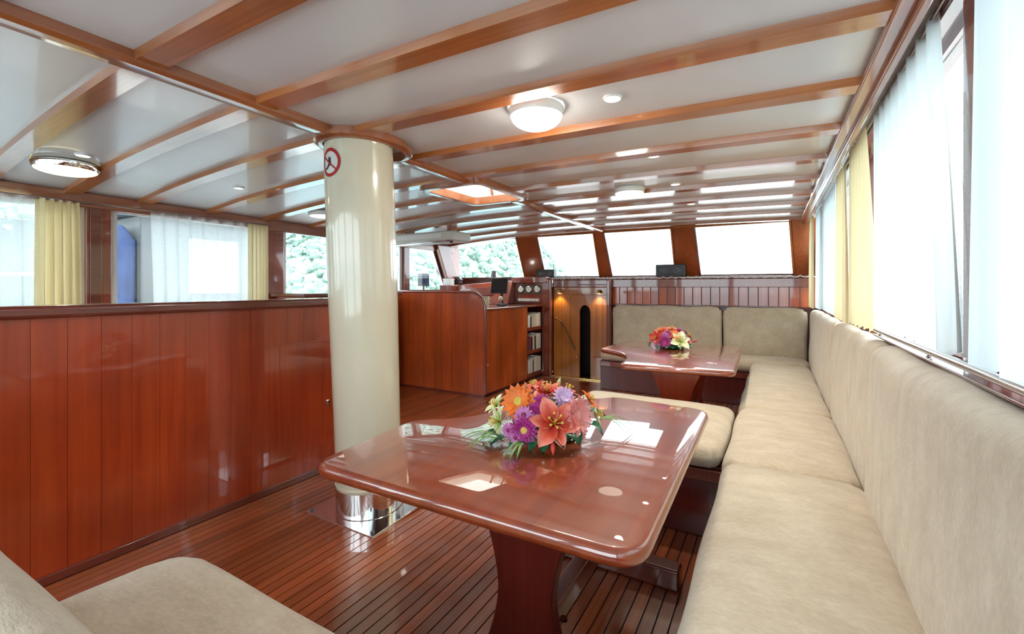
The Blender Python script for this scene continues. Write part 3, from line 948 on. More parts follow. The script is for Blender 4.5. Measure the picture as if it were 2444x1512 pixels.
def door_lamp(xx, lab):
    t = thing('door_lamp', lab, 'lamp', (xx, YD - .03, 1.21), 'small lamps over the companionway door')
    make('shade', MB().lathe([(.012, .05), (.03, .03), (.034, 0), (.03, 0), (.026, .028), (.01, .045)], xx, YD - .045, 1.215, 16, cap=False), 'brass', t, smooth=True)
    make('bulb', MB().ball((xx, YD - .045, 1.225), .016, 10, 6), 'spot_bulb', t, smooth='all')
    ld = bpy.data.lights.new('door_lamp_light', 'SPOT')
    ld.energy = 3; ld.color = (1, .82, .5); ld.spot_size = R(110); ld.spot_blend = .6; ld.shadow_soft_size = .02
    lo = bpy.data.objects.new('door_lamp_light', ld); C.objects.link(lo)
    lo.parent = t; lo.location = Vector((xx, YD - .055, 1.20)) - WLOC[t]
door_lamp(-2.72, 'small warm lamp over the companionway door beside the bookcase')
door_lamp(-2.12, 'small warm lamp over the companionway door beside the far settee')
# post between door and far settee
pp = tag(make('bulkhead_post', B(-1.985, -1.935, 6.0, 6.09, 0.004, 1.40), 'mahogany_post', bevel=.014), 'dark red post between the companionway door and the far settee', 'post')

# ------------------------------------------------------------------ cushions
def cushion(name, label, x0, x1, y0, y1, z0, z1, r=.06, axis=2, crown=.026, group=None, cat='cushion', shear=None, seed=0, round_plan=0):
    rr = random.Random(seed + 11)
    ph = [rr.uniform(0, 6.28) for _ in range(6)]
    c = Vector(((x0 + x1) / 2, (y0 + y1) / 2, (z0 + z1) / 2))
    h = Vector(((x1 - x0) / 2, (y1 - y0) / 2, (z1 - z0) / 2))
    r = min(r, min(h) * .98)
    def axis_vals(hh):
        e = [hh - r * k for k in (0, .12, .32, .62, 1)]
        m_ = hh - r
        nseg = max(2, int(2 * m_ / .07))
        inner = [-m_ + 2 * m_ * k / nseg for k in range(nseg + 1)]
        return sorted(set([round(-q, 5) for q in e[:-1]] + [round(q, 5) for q in inner] + [round(q, 5) for q in e[:-1]]))
    A = [axis_vals(h[k]) for k in range(3)]
    idx, V, Fc = {}, [], []
    def vert(p):
        key = tuple(round(q, 5) for q in p)
        if key not in idx:
            idx[key] = len(V)
            P = Vector(p)
            inn = Vector([max(-h[k] + r, min(h[k] - r, P[k])) for k in range(3)])
            d = P - inn
            if d.length > 1e-6:
                P = inn + d.normalized() * r
            # plump crown on both faces across the thickness
            o2 = [k for k in range(3) if k != axis]
            u, w_ = P[o2[0]] / h[o2[0]], P[o2[1]] / h[o2[1]]
            s = P[axis] / h[axis]
            if axis == 2 and s < 0: s = 0
            P[axis] += s * crown * (max(0, 1 - abs(u) ** 3) * max(0, 1 - abs(w_) ** 3))
            P[axis] += s * .004 * (math.sin(9 * P[o2[0]] + ph[0]) * math.sin(7 * P[o2[1]] + ph[1]) + .6 * math.sin(17 * P[o2[1]] + 5 * P[o2[0]] + ph[2]))
            for k in o2:
                P[k] += .004 * math.sin(11 * P[o2[0]] + 9 * P[o2[1]] + ph[3 + k]) * abs(P[k] / h[k]) ** 6
            # corners rounded across the broad face
            ka, kb = o2
            rp = round_plan or .085
            qa, qb = h[ka] - abs(P[ka]), h[kb] - abs(P[kb])
            if qa < rp and qb < rp:
                da, db = rp - qa, rp - qb
                ln = math.hypot(da, db)
                if ln > 1e-6:
                    sc = max(da, db) / ln
                    P[ka] = math.copysign(h[ka] - rp + da * sc, P[ka])
                    P[kb] = math.copysign(h[kb] - rp + db * sc, P[kb])
            P = P + c
            if shear: P = shear(P)
            V.append(P)
        return idx[key]
    for k in range(3):
        a, b = [q for q in range(3) if q != k]
        for sgn in (-1, 1):
            for i in range(len(A[a]) - 1):
                for j in range(len(A[b]) - 1):
                    quad = []
                    for (ii, jj) in ((i, j), (i + 1, j), (i + 1, j + 1), (i, j + 1)):
                        p = [0, 0, 0]
                        p[k] = sgn * h[k]; p[a] = A[a][ii]; p[b] = A[b][jj]
                        quad.append(vert(p))
                    Fc.append(tuple(quad))
    o = make(name, MB().add(V, Fc), 'chenille', smooth='all')
    return tag(o, label, cat, group)

GS = 'seat cushions of the settee'
GB = 'back cushions of the settee'
SZ0, SZ1 = .375, .50
XF = -.205
cushion('seat_cushion', 'large beige seat cushion of the side settee beside the near table', XF, .325, .74, 2.27, SZ0, SZ1 + .026, seed=1, group=GS)
cushion('seat_cushion', 'beige side settee seat cushion touching the low bench between the tables', XF - .012, .325, 2.28, 3.45, SZ0, SZ1 + .002, seed=2, group=GS)
cushion('seat_cushion', 'beige side settee seat cushion beside the far table', XF - .02, .325, 3.458, 5.54, SZ0, SZ1 - .012, seed=3, group=GS)
cushion('seat_cushion', 'beige seat cushion of the far settee below the windscreen', -1.93, .33, 5.545, 6.06, SZ0, SZ1, seed=4, group=GS)
cushion('seat_cushion', 'beige backless bench cushion between the two tables', -1.27, XF - .02, 2.47, 3.42, SZ0, SZ1 - .002, seed=5, group=GS)
cushion('seat_cushion', 'beige bench seat cushion with rounded corner aft of the near table', -1.61, XF - .01, .26, .735, SZ0, SZ1, seed=6, round_plan=.13, group=GS)
def lean_out(P):
    k = max(0, P.z - .5)
    return Vector((P.x + .02 * k, P.y, P.z))
cushion('back_cushion', 'wide beige back cushion of the side settee beside the near table', .298, .430, .40, 2.236, .38, 1.085, r=.064, axis=0, crown=.012, group=GB, shear=lean_out, seed=7)
cushion('back_cushion', 'beige back cushion of the side settee facing the low bench', .322, .430, 2.262, 3.72, .38, 1.075, r=.052, axis=0, crown=.015, group=GB, shear=lean_out, seed=8)
cushion('back_cushion', 'beige back cushion of the side settee facing the far table', .324, .430, 3.735, 5.99, .38, 1.06, r=.05, axis=0, crown=.015, group=GB, shear=lean_out, seed=9)
cushion('back_cushion', 'beige back cushion of the far settee next to the door post', -1.925, -.555, 6.055, 6.150, .38, 1.06, r=.045, axis=1, crown=.012, group=GB, seed=10)
cushion('back_cushion', 'tan back cushion in the corner of the far settee', -.545, .32, 6.045, 6.150, .38, 1.06, r=.045, axis=1, crown=.012, group=GB, seed=12)
def lean_back(P):
    k = P.z - .5
    return Vector((P.x, P.y - .5 * k, P.z))
cushion('back_cushion', 'pale beige leaning back cushion of the bench aft of the near table', -1.60, -.62, .29, .405, .49, .86, r=.045, axis=1, crown=.01, group=GB, shear=lean_back, seed=13)

# settee frames
def base(name, label, boxes):
    x0 = min(b[0] for _, b in boxes); x1 = max(b[1] for _, b in boxes)
    y0 = min(b[2] for _, b in boxes); y1 = max(b[3] for _, b in boxes)
    t = thing(name, label, 'settee', ((x0 + x1) / 2, (y0 + y1) / 2, 0))
    for nm, b in boxes:
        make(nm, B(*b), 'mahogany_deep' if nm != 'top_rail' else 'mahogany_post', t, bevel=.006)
base('settee_base', 'long dark mahogany base under the side settee cushions',
     [('front_panel', (XF + .03, XF + .05, -.6, 5.56, .07, .30)), ('top_rail', (XF + .01, XF + .05, -.6, 5.56, .30, .365)), ('toe_kick', (XF + .08, XF + .10, -.6, 5.56, .004, .07)),
      ('seat_board', (XF + .05, .45, -.6, 5.56, .345, .372)), ('rear_rail', (.43, .45, -.6, 5.56, .30, .345))])
base('settee_base', 'dark red base panel under the far settee by the windscreen',
     [('front_panel', (-1.93, .44, 5.60, 5.62, .004, .30)), ('top_rail', (-1.93, .44, 5.58, 5.62, .30, .365)), ('seat_board', (-1.93, .44, 5.62, 6.12, .345, .372))])
base('bench_base', 'dark mahogany base of the low bench between the two tables',
     [('front_panel', (-1.22, XF, 2.54, 2.56, .004, .30)), ('top_rail', (-1.24, XF, 2.52, 2.56, .30, .365)), ('rear_panel', (-1.22, XF, 3.35, 3.37, .004, .365)),
      ('end_panel', (-1.24, -1.22, 2.54, 3.37, .004, .365)), ('seat_board', (-1.22, XF, 2.56, 3.35, .345, .372))])
base('bench_base', 'dark mahogany base of the bench aft of the near table',
     [('front_panel', (-1.55, XF + .02, .66, .68, .004, .365)), ('end_panel', (-1.55, -1.53, .28, .68, .004, .365)), ('seat_board', (-1.53, XF + .02, .24, .66, .345, .372))])

# ------------------------------------------------------------------ tables
def chaikin(pts, n=2):
    for _ in range(n):
        q = []
        m_ = len(pts)
        for i in range(m_):
            a, b = pts[i], pts[(i + 1) % m_]
            q += [(a[0] * .75 + b[0] * .25, a[1] * .75 + b[1] * .25), (a[0] * .25 + b[0] * .75, a[1] * .25 + b[1] * .75)]
        pts = q
    return pts
def round_poly(pts, rads, n=7):
    """round each corner with its own radius"""
    out = []
    m_ = len(pts)
    for i in range(m_):
        p = Vector(pts[i]); a = Vector(pts[i - 1]); b = Vector(pts[(i + 1) % m_]); r = rads[i]
        if r <= 0:
            out.append(tuple(p)); continue
        ta, tb = (a - p).normalized(), (b - p).normalized()
        r = min(r, (a - p).length * .49, (b - p).length * .49)
        for k in range(n + 1):
            t = k / n
            q = (p + ta * r) * (1 - t) ** 2 + p * 2 * t * (1 - t) + (p + tb * r) * t ** 2
            out.append(tuple(q))
    return out
def bullnose_top(outline, z_top, th):
    """solid slab with a rounded edge; outline counter-clockwise"""
    m_ = len(outline)
    P = [Vector(p) for p in outline]
    nrm = []
    for i in range(m_):
        t = (P[(i + 1) % m_] - P[i - 1]).normalized()
        nrm.append(Vector((t.y, -t.x)))
    mb = MB()
    v, f = [], []
    K = 8
    rr = th / 2
    for k in range(K + 1):
        a = PI / 2 - PI * k / K
        off = -rr * .9 * (1 - math.cos(a))
        z = z_top - rr + rr * math.sin(a)
        v += [(P[i].x + nrm[i].x * off, P[i].y + nrm[i].y * off, z) for i in range(m_)]
    for k in range(K):
        for i in range(m_):
            j = (i + 1) % m_
            f.append((k * m_ + i, (k + 1) * m_ + i, (k + 1) * m_ + j, k * m_ + j))
    f.append(tuple(range(m_)))
    f.append(tuple(K * m_ + i for i in range(m_))[::-1])
    return mb.add(v, f)
def pedestal(xc, yc, w_top, w_mid, w_bot, z1, th=.05):
    n = 14
    L_, R_ = [], []
    for k in range(n + 1):
        z = .09 + (z1 - .09) * k / n
        t = k / n
        wd = w_mid + (w_top - w_mid) * max(0, (t - .35) / .65) ** 1.7 + (w_bot - w_mid) * max(0, (.35 - t) / .35) ** 1.7
        L_.append((xc - wd / 2, z)); R_.append((xc + wd / 2, z))
    poly = L_[::-1] + R_
    return MB().prism(poly, lambda x, z: (x, yc - th / 2, z), lambda x, z: (x, yc + th / 2, z))
TZ, TT = .715, .046
def table(label, outline, peds, sx):
    c = Vector((sum(p[0] for p in outline) / len(outline), sum(p[1] for p in outline) / len(outline), 0))
    t = thing('saloon_table', label, 'table', c)
    make('tabletop', bullnose_top(outline, TZ, TT), 'table_mahogany', t, smooth=True, fix=True)
    for (xc, yc) in peds:
        make('pedestal', pedestal(xc, yc, .46, .20, .30, TZ - TT), 'mahogany_panel' if yc > 3 else 'mahogany_deep', t, bevel=.006)
        make('foot', B(xc - (.34 if yc > 1.5 else .12), xc + .36, yc - .045, yc + .045, .004, .095), 'mahogany_trim_x', t, bevel=.012)
    (xa, ya), (xb, yb) = peds
    make('stretcher', B(xa + .02, xa + .08, ya + .025, yb - .025, .155, .235), 'mahogany_trim', t, bevel=.005)
    make('stretcher_bolt', MB().lathe([(.014, 0), (.012, .008)], 0, 0, 0, 12).add([], []), 'steel', t, origin=(0, 0, 0)).location = Vector((xa + .105, ya + .06, .20)) - WLOC[t]
    make('bearer', B(xa - .20, xa + .20, ya - .03, ya + .03, TZ - TT - .035, TZ - TT), 'mahogany_trim_x', t)
    make('bearer', B(xb - .20, xb + .20, yb - .03, yb + .03, TZ - TT - .035, TZ - TT), 'mahogany_trim_x', t)
    return t
o1 = round_poly([(-1.345, .975), (-.245, .985), (-.265, 2.36), (-.74, 2.40), (-1.10, 2.00), (-1.21, 1.68), (-1.40, 1.53)],
                [.085, .10, .10, .06, .22, .16, .06])
table('near polished mahogany table with a large bouquet on it', o1, [(-.71, 1.33), (-.71, 2.06)], 0)
o2 = round_poly([(-1.03, 3.42), (-.235, 3.49), (-.27, 5.02), (-1.42, 4.95), (-1.46, 4.22), (-1.17, 4.02), (-1.08, 3.80)],
                [.06, .10, .10, .12, .05, .16, .16])
table('far polished mahogany table with a smaller bouquet on it', o2, [(-.70, 3.88), (-.70, 4.65)], 0)

# ------------------------------------------------------------------ curtains
def curtain(name, label, mat, x, y0, y1, z0, z1, folds, amp, seed=0, top=None, cat='curtain', group=None, lean=0., nv=14):
    """y0..y1 at the hem, top=(y0,y1) at the rail if gathered differently"""
    rr = random.Random(seed)
    ph = [rr.uniform(0, 6.28) for _ in range(4)]
    ta, tb = top or (y0, y1)
    nu = max(16, int(folds * 10))
    def fn(u, v):
        z = z0 + (z1 - z0) * v
        s = v ** 1.2
        y = (y0 + (y1 - y0) * u) * (1 - s) + (ta + (tb - ta) * u) * s
        a = amp * (.55 + .45 * (1 - v))
        uu = u + .02 * math.sin(5 * u + ph[2])
        dx = a * math.sin(2 * PI * folds * uu + ph[0]) + a * .45 * math.sin(2 * PI * folds * 1.9 * uu + ph[1] + 1.5 * v)
        zz = z + (.008 * math.sin(2 * PI * folds * uu + ph[3]) if v == 0 else 0)
        return (x + dx + lean * (1 - v), y + .01 * math.cos(2 * PI * folds * uu + ph[0]), zz)
    o = make(name, MB().grid(fn, nu, nv), mat, smooth='all', fix=False)
    return tag(o, label, cat, group)
XCU = .402
curtain('sheer_curtain', 'white sheer curtain over the near settee back, closest to the bench end', 'sheer_voile', XCU - .002, -.7, 1.44, 1.125, 2.10, 15, .015, 1)
curtain('sheer_curtain', 'wide white sheer curtain between the window post and the cream drape', 'sheer_voile', XCU, 1.57, 2.58, 1.125, 2.10, 8, .013, 2, top=(1.72, 2.66))
curtain('sheer_curtain', 'narrow grey strip of sheer curtain behind the window post gap', 'sheer_net', .419, 1.47, 1.60, 1.115, 1.80, 2, .004, 3, top=(1.58, 1.70))
curtain('cream_curtain', 'cream drape hanging beside the wide sheer curtain', 'cream_drape', XCU - .014, 2.58, 3.34, 1.10, 2.10, 6, .012, 4, top=(2.84, 3.36))
curtain('cream_curtain', 'cream drape on the forward side of the middle window post', 'cream_drape', XCU - .018, 3.36, 4.08, 1.085, 2.08, 5, .012, 5, top=(3.50, 4.0))
curtain('sheer_curtain', 'white sheer curtain forward of the second cream drape', 'sheer_voile', XCU - .014, 4.06, 5.12, 1.09, 2.08, 9, .010, 6)
curtain('sheer_curtain', 'forward white sheer curtain next to the end drape', 'sheer_voile', XCU - .022, 5.2, 5.78, 1.09, 2.07, 5, .010, 7)
curtain('cream_curtain', 'narrow cream drape in the windscreen corner above the settee', 'cream_drape', XCU - .06, 5.70, 6.06, 1.08, 2.05, 4, .012, 8)
XLC = -4.70
curtain('sheer_curtain', 'bluish sheer curtain over the aft window beyond the partition', 'sheer_net', XLC, .26, 1.20, 1.06, 1.955, 8, .016, 9)
curtain('cream_curtain', 'bunched cream drape in the aft window beyond the partition', 'cream_drape', XLC + .015, 1.14, 1.38, 1.06, 1.955, 4.5, .036, 10, top=(1.15, 1.37))
curtain('sheer_curtain', 'sheer curtain in the half-open window beyond the partition', 'sheer_net', XLC, 1.88, 2.74, 1.06, 1.955, 8, .018, 11, top=(1.86, 2.76))
curtain('cream_curtain', 'flat cream drape against the window post beyond the partition', 'cream_drape', XLC + .01, 2.70, 2.92, 1.06, 1.955, 5, .010, 12)
def track(name, label, x, y0, y1, z):
    o = make(name, MB().tube([(x, y0, z), (x, y1, z)], .006, 8), 'steel_dull', smooth=True)
    return tag(o, label, 'curtain rail')
track('curtain_rail', 'thin curtain rail under the ceiling above the settee', .402, -.8, 6.1, 2.088)
track('curtain_rail', 'thin curtain rail above the windows beyond the partition', XLC + .0, -.8, 2.95, 1.965)

# ------------------------------------------------------------------ lamps
def dome_lamp(p, rad, bowl, label, light, depth, rim='lamp_glass_rim'):
    x, y, z = p
    t = thing('ceiling_lamp', label, 'lamp', (x, y, z - depth))
    make('mount', MB().lathe([(rad * .92, 0), (rad * .95, -.012), (rad * .9, -.02)], x, y, z, 40), 'white_paint', t, smooth=True)
    make('rim', MB().lathe([(rad, -.010), (rad * 1.0, -.018), (rad * .94, -.045), (rad * .90, -.045), (rad * .93, -.015)], x, y, z, 48, cap=False), rim, t, smooth=True)
    prof = [(rad * .92 * math.cos(a), -.042 - (depth - .042) * math.sin(a)) for a in [PI / 2 * k / 9 for k in range(10)]]
    prof[-1] = (.002, -depth)
    make('glass_bowl', MB().lathe(prof, x, y, z, 48), bowl, t, smooth=True)
    return t
def ceil_at(px, py, zg=2.15):
    z = zg
    for _ in range(6):
        p = uz(px, py, z); z = zs(p.x, p.y) + BD
    return Vector((p.x, p.y, z))
p = ceil_at(1280, 256)
dome_lamp(p, .13, 'lamp_bowl_white', 'lit round glass bowl lamp on the ceiling above the near table', 1, .105)
p = ceil_at(158, 390)
dome_lamp(p, .17, 'lamp_bowl_warm', 'lit flat yellow lamp with chrome ring beyond the long partition', 1, .075, rim='steel')
p = ceil_at(1502, 448)
dome_lamp(p, .125, 'lamp_bowl_dim', 'pale round ceiling lamp above the far table', 1, .09, rim='white_paint')
p = ceil_at(772, 506)
dome_lamp(p, .15, 'lamp_bowl_dim', 'pale flat ceiling lamp partly hidden behind the mast', 1, .06, rim='white_paint')
def spot(px, py, label):
    p = ceil_at(px, py)
    t = thing('downlight', label, 'lamp', (p.x, p.y, p.z - .012), 'small recessed spotlights in the ceiling')
    make('trim_ring', MB().lathe([(.042, .002), (.042, -.004), (.036, -.010), (.026, -.004)], p.x, p.y, p.z, 28, cap=False), 'white_paint', t, smooth=True)
    make('bulb', MB().lathe([(.030, -.001), (.026, -.007), (.012, -.011), (.002, -.012)], p.x, p.y, p.z, 20), 'spot_bulb', t, smooth=True)
    ld = bpy.data.lights.new('downlight_beam', 'SPOT')
    ld.energy = 22; ld.color = (1, .93, .8); ld.spot_size = R(120); ld.spot_blend = .8; ld.shadow_soft_size = .03
    lo = bpy.data.objects.new('downlight_beam', ld); C.objects.link(lo)
    lo.parent = t; lo.location = Vector((p.x, p.y, p.z - .025)) - WLOC[t]
for px, py, lb in ((1462, 232, 'small lit ceiling spotlight beside the glass bowl lamp'), (1560, 370, 'small lit ceiling spotlight one bay forward of the bowl lamp'),
                   (1612, 438, 'small lit ceiling spotlight above the far table'), (1650, 485, 'small lit ceiling spotlight nearest the far settee'),
                   (198, 369, 'small lit ceiling spotlight touching the flat yellow lamp'), (570, 447, 'small lit ceiling spotlight over the half-open window beyond the partition'),
                   (963, 523, 'small lit ceiling spotlight just forward of the mast'), (1155, 562, 'small ceiling spotlight over the helm')):
    spot(px, py, lb)

# ------------------------------------------------------------------ deck hatch
ht = thing('deck_hatch', 'bright square skylight hatch with rounded wooden frame in the ceiling', 'skylight', ((HX0 + HX1) / 2, (HY0 + HY1) / 2, zs(XC, 3.2)))
zf = zs(XC, 3.25)
outer = round_poly([(HX0 - .045, HY0 - .045), (HX1 + .045, HY0 - .045), (HX1 + .045, HY1 + .045), (HX0 - .045, HY1 + .045)], [.09] * 4, 6)
inner = round_poly([(HX0 + .012, HY0 + .012), (HX1 - .012, HY0 + .012), (HX1 - .012, HY1 - .012), (HX0 + .012, HY1 - .012)], [.07] * 4, 6)
v, f = [], []
m_ = len(outer)
for poly, z in ((outer, zf + BD + .01), (outer, zf - .018), (inner, zf - .018), (inner, zf + BD + .02)):
    v += [(a, b, z) for a, b in poly]
for i in range(3):
    for k in range(m_):
        k2 = (k + 1) % m_
        f.append((i * m_ + k, i * m_ + k2, (i + 1) * m_ + k2, (i + 1) * m_ + k))
make('frame', MB().add(v, f), 'batten_wood', ht, bevel=.006)
zw = zf + BD
for bx in ((HX0 - .02, HX0, HY0 - .02, HY1 + .02), (HX1, HX1 + .02, HY0 - .02, HY1 + .02), (HX0, HX1, HY0 - .02, HY0), (HX0, HX1, HY1, HY1 + .02)):
    make('well_side', B(*bx, zw - .01, zw + .20), 'hatch_well', ht)
make('acrylic_lid', B(HX0 - .02, HX1 + .02, HY0 - .02, HY1 + .02, zw + .20, zw + .212), 'acrylic_lid', ht)
make('support_arm', MB().tube([(-2.30, HY1 - .01, zw + .03), (-2.30, HY1 - .05, zw + .18)], .012, 8), 'batten_wood', ht)
make('support_arm', MB().tube([(-2.16, HY1 - .01, zw + .03), (-2.16, HY1 - .05, zw + .18)], .012, 8), 'batten_wood', ht)

# overhead radio box by the helm
ov = thing('overhead_console', 'pale overhead console with steel bar hung under the ceiling above the helm', 'console', (-3.85, 4.5, 1.86))
make('box_body', B(-4.35, -3.35, 4.36, 4.76, 1.87, 1.985), 'pale_plastic', ov, bevel=.02)
make('face_panel', B(-4.28, -3.5, 4.352, 4.36, 1.90, 1.96), 'white_paint', ov, bevel=.003)
make('steel_bar', MB().tube([(-4.36, 4.40, 1.845), (-3.9, 4.38, 1.85), (-3.40, 4.40, 1.868)], .012, 8), 'steel', ov, smooth=True)
make('side_knob', MB().lathe([(.02, 0), (.02, .02), (.012, .03)], -3.42, 4.44, 1.842, 14), 'black_plastic', ov, smooth=True)
for xx in (-4.2, -3.5):
    make('hanger', B(xx - .03, xx + .03, 4.5, 4.62, 1.985, zs(xx, 4.6) + BD - .002), 'beam_wood', ov)

# ------------------------------------------------------------------ flowers
def petal_mesh(L_, Wd, curl, cup, tip=1.0, nu=4, nv=7, droop=0., base_w=.25):
    """petal lying along +Y from the origin, face up (+Z)"""
    def fn(u, v):
        s = 2 * u - 1
        prof = (base_w * (1 - v) + math.sin(PI * min(1, v ** .8)) ) * (1 - .15 * v)
        if tip < 1: prof = max(prof, (1 - tip) * math.sqrt(max(0, 1 - v ** 6)))
        wd = Wd / 2 * min(1.0, prof) * (1 if v < .98 else .25)
        ang = curl * v
        y = L_ * v * math.cos(ang * .5)
        z = L_ * v * math.sin(ang * .5) + cup * Wd * (s * s) * (1 - v * .5) - droop * L_ * v ** 3
        return (s * wd, y, z)
    return MB().grid(fn, nu, nv)
MESHC = {}
def shared(key, mb, mat):
    k = (key, mat)
    if k not in MESHC:
        me = bpy.data.meshes.new(key)
        me.from_pydata([Vector(p) for p in mb.v], [], mb.f)
        me.materials.append(MATS[mat])
        for p in me.polygons: p.use_smooth = True
        MESHC[k] = me
    return MESHC[k]
def child(name, me, parent, M):
    o = bpy.data.objects.new(name, me)
    C.objects.link(o); o.parent = parent
    o.matrix_local = M
    return o
def facing(d, roll=0.):
    d = Vector(d).normalized()
    return d.to_track_quat('Z', 'Y').to_matrix().to_4x4() @ Matrix.Rotation(roll, 4, 'Z')
def lily_mat(name, heart, mid, tip):
    m, nt, b = newmat(name)
    N, L = nt.nodes.new, nt.links.new
    tc = N('ShaderNodeTexCoord'); sx = N('ShaderNodeSeparateXYZ')
    L(tc.outputs['Generated'], sx.inputs[0])
    a = N('ShaderNodeMath'); a.operation = 'SUBTRACT'; a.inputs[1].default_value = .5; L(sx.outputs[0], a.inputs[0])
    b2 = N('ShaderNodeMath'); b2.operation = 'ABSOLUTE'; L(a.outputs[0], b2.inputs[0])
    n = N('ShaderNodeTexNoise'); n.inputs['Scale'].default_value = 5; L(tc.outputs['Generated'], n.inputs['Vector'])
    c = N('ShaderNodeMath'); c.operation = 'MULTIPLY_ADD'; c.inputs[1].default_value = .55; L(b2.outputs[0], c.inputs[0]); L(sx.outputs[1], c.inputs[2])
    d = N('ShaderNodeMath'); d.operation = 'MULTIPLY_ADD'; d.inputs[1].default_value = .25; L(n.outputs['Fac'], d.inputs[0]); L(c.outputs[0], d.inputs[2])
    r = N('ShaderNodeValToRGB')
    r.color_ramp.elements[0].position = .30; r.color_ramp.elements[0].color = (*heart, 1)
    r.color_ramp.elements[1].position = 1.05 if False else 1.0; r.color_ramp.elements[1].color = (*tip, 1)
    e = r.color_ramp.elements.new(.72); e.color = (*mid, 1)
    L(d.outputs[0], r.inputs[0]); L(r.outputs[0], b.inputs['Base Color'])
    b.inputs['Roughness'].default_value = .45
    MATS[name] = m
lily_mat('petal_salmon', (.42, .012, .004), (.60, .065, .026), (.72, .22, .16))
lily_mat('petal_lime', (.40, .50, .10), (.62, .64, .32), (.72, .72, .50))
lily_mat('petal_ivory', (.50, .58, .12), (.74, .76, .46), (.80, .80, .62))
def flower(arr, kind, pos, d, r, mats, seed=0):
    """arr: arrangement empty; pos world; d facing; r radius"""
    rr = random.Random(seed)
    M = Matrix.Translation(Vector(pos) - WLOC[arr]) @ facing(d, rr.uniform(0, 6))
    pm, cm = mats
    if kind == 'lily':
        c = MB()
        for k in range(6):
            a = 2 * PI * k / 6 + .3
            c.tube([(0, 0, 0), (.12 * r * math.cos(a), .12 * r * math.sin(a), .3 * r), (.22 * r * math.cos(a), .22 * r * math.sin(a), .5 * r)], .012 * r + .0006, 5)
            c.ball((.23 * r * math.cos(a), .23 * r * math.sin(a), .52 * r), .05 * r, 6, 4)
        c.tube([(0, 0, 0), (0, 0, .6 * r)], .03 * r, 6)
        o = child('lily', shared('lily_heart%.3f' % r, c, cm), arr, M)
        o['label'] = 'lily bloom with long pointed petals'
        me = shared('lily_petal%.3f' % r, petal_mesh(r * 1.08, r * .62, 1.0, .22, droop=.55), pm)
        me2 = shared('lily_petal_b%.3f' % r, petal_mesh(r * 1.0, r * .44, 1.0, .22, droop=.32), pm)
        for k in range(6):
            child('petal', me if k % 2 else me2, o, Matrix.Rotation(2 * PI * k / 6 + rr.uniform(-.1, .1), 4, 'Z') @ Matrix.Translation((0, .03 * r, 0)) @ Matrix.Rotation(rr.uniform(0, .18), 4, 'X'))
    elif kind == 'bud':
        c = MB().lathe([(.12 * r, 0), (.3 * r, .35 * r), (.36 * r, .8 * r), (.28 * r, 1.3 * r), (.08 * r, 1.75 * r), (.002, 1.85 * r)], n=10)
        o = child('lily_bud', shared('bud%.3f' % r, c, pm), arr, M)
        o['label'] = 'closed pointed lily bud'
        return o
    else:
        n, layers, Wd = {'gerbera': (15, 2, .36), 'chrys': (16, 3, .26), 'daisy': (14, 1, .34), 'mum': (13, 4, .24)}[kind]
        c = MB().lathe([(.26 * r, 0), (.27 * r, .05 * r), (.2 * r, .11 * r), (.08 * r, .12 * r), (.002, .10 * r)], n=16)
        o = child('gerbera' if kind == 'gerbera' else 'chrysanthemum', shared('heart_%s%.3f' % (kind, r), c, cm), arr, M)
        o['label'] = 'open daisy-like bloom'
        for ly in range(layers):
            L_ = r * (1 - .2 * ly)
            me = shared('petal_%s%.3f_%d' % (kind, r, ly), petal_mesh(L_ * .86, L_ * Wd, .15 + .35 * ly, .12, tip=.45, nu=2, nv=5, droop=.06, base_w=.4), pm)
            for k in range(n):
                child('petal', me, o, Matrix.Rotation(2 * PI * (k + .5 * ly) / n + rr.uniform(-.04, .04), 4, 'Z') @ Matrix.Translation((0, .16 * L_, .02 * r * (ly + 1))) @ Matrix.Rotation(rr.uniform(-.08, .1) + .12 * ly, 4, 'X'))
    return o
SY, CY = math.sin(YAW), math.cos(YAW)
CR, CT = Vector((CY, SY, 0)), Vector((SY, -CY, 0))      # image right and towards the viewer, horizontal
def dirv(u, v, t): return CR * u + Vector((0, 0, v)) + CT * t
def leaf(arr, a, b, wd, mat, sag=.02, name='leaf', seed=0):
    a, b = Vector(a), Vector(b)
    a.z = max(a.z, TZ + .01); b.z = max(b.z, TZ + .006)
    t = (b - a)
    side = t.cross(Vector((0, 0, 1))).normalized()
    def fn(u, v):
        s = 2 * u - 1
        w_ = wd / 2 * math.sin(PI * min(1, .06 + .94 * v)) ** .8
        return a + t * v + side * s * w_ + Vector((0, 0, sag * math.sin(PI * v) + .15 * wd * s * s))
    o = make(name, MB().grid(fn, 4, 7), mat, arr, smooth='all', fix=False)
    return o
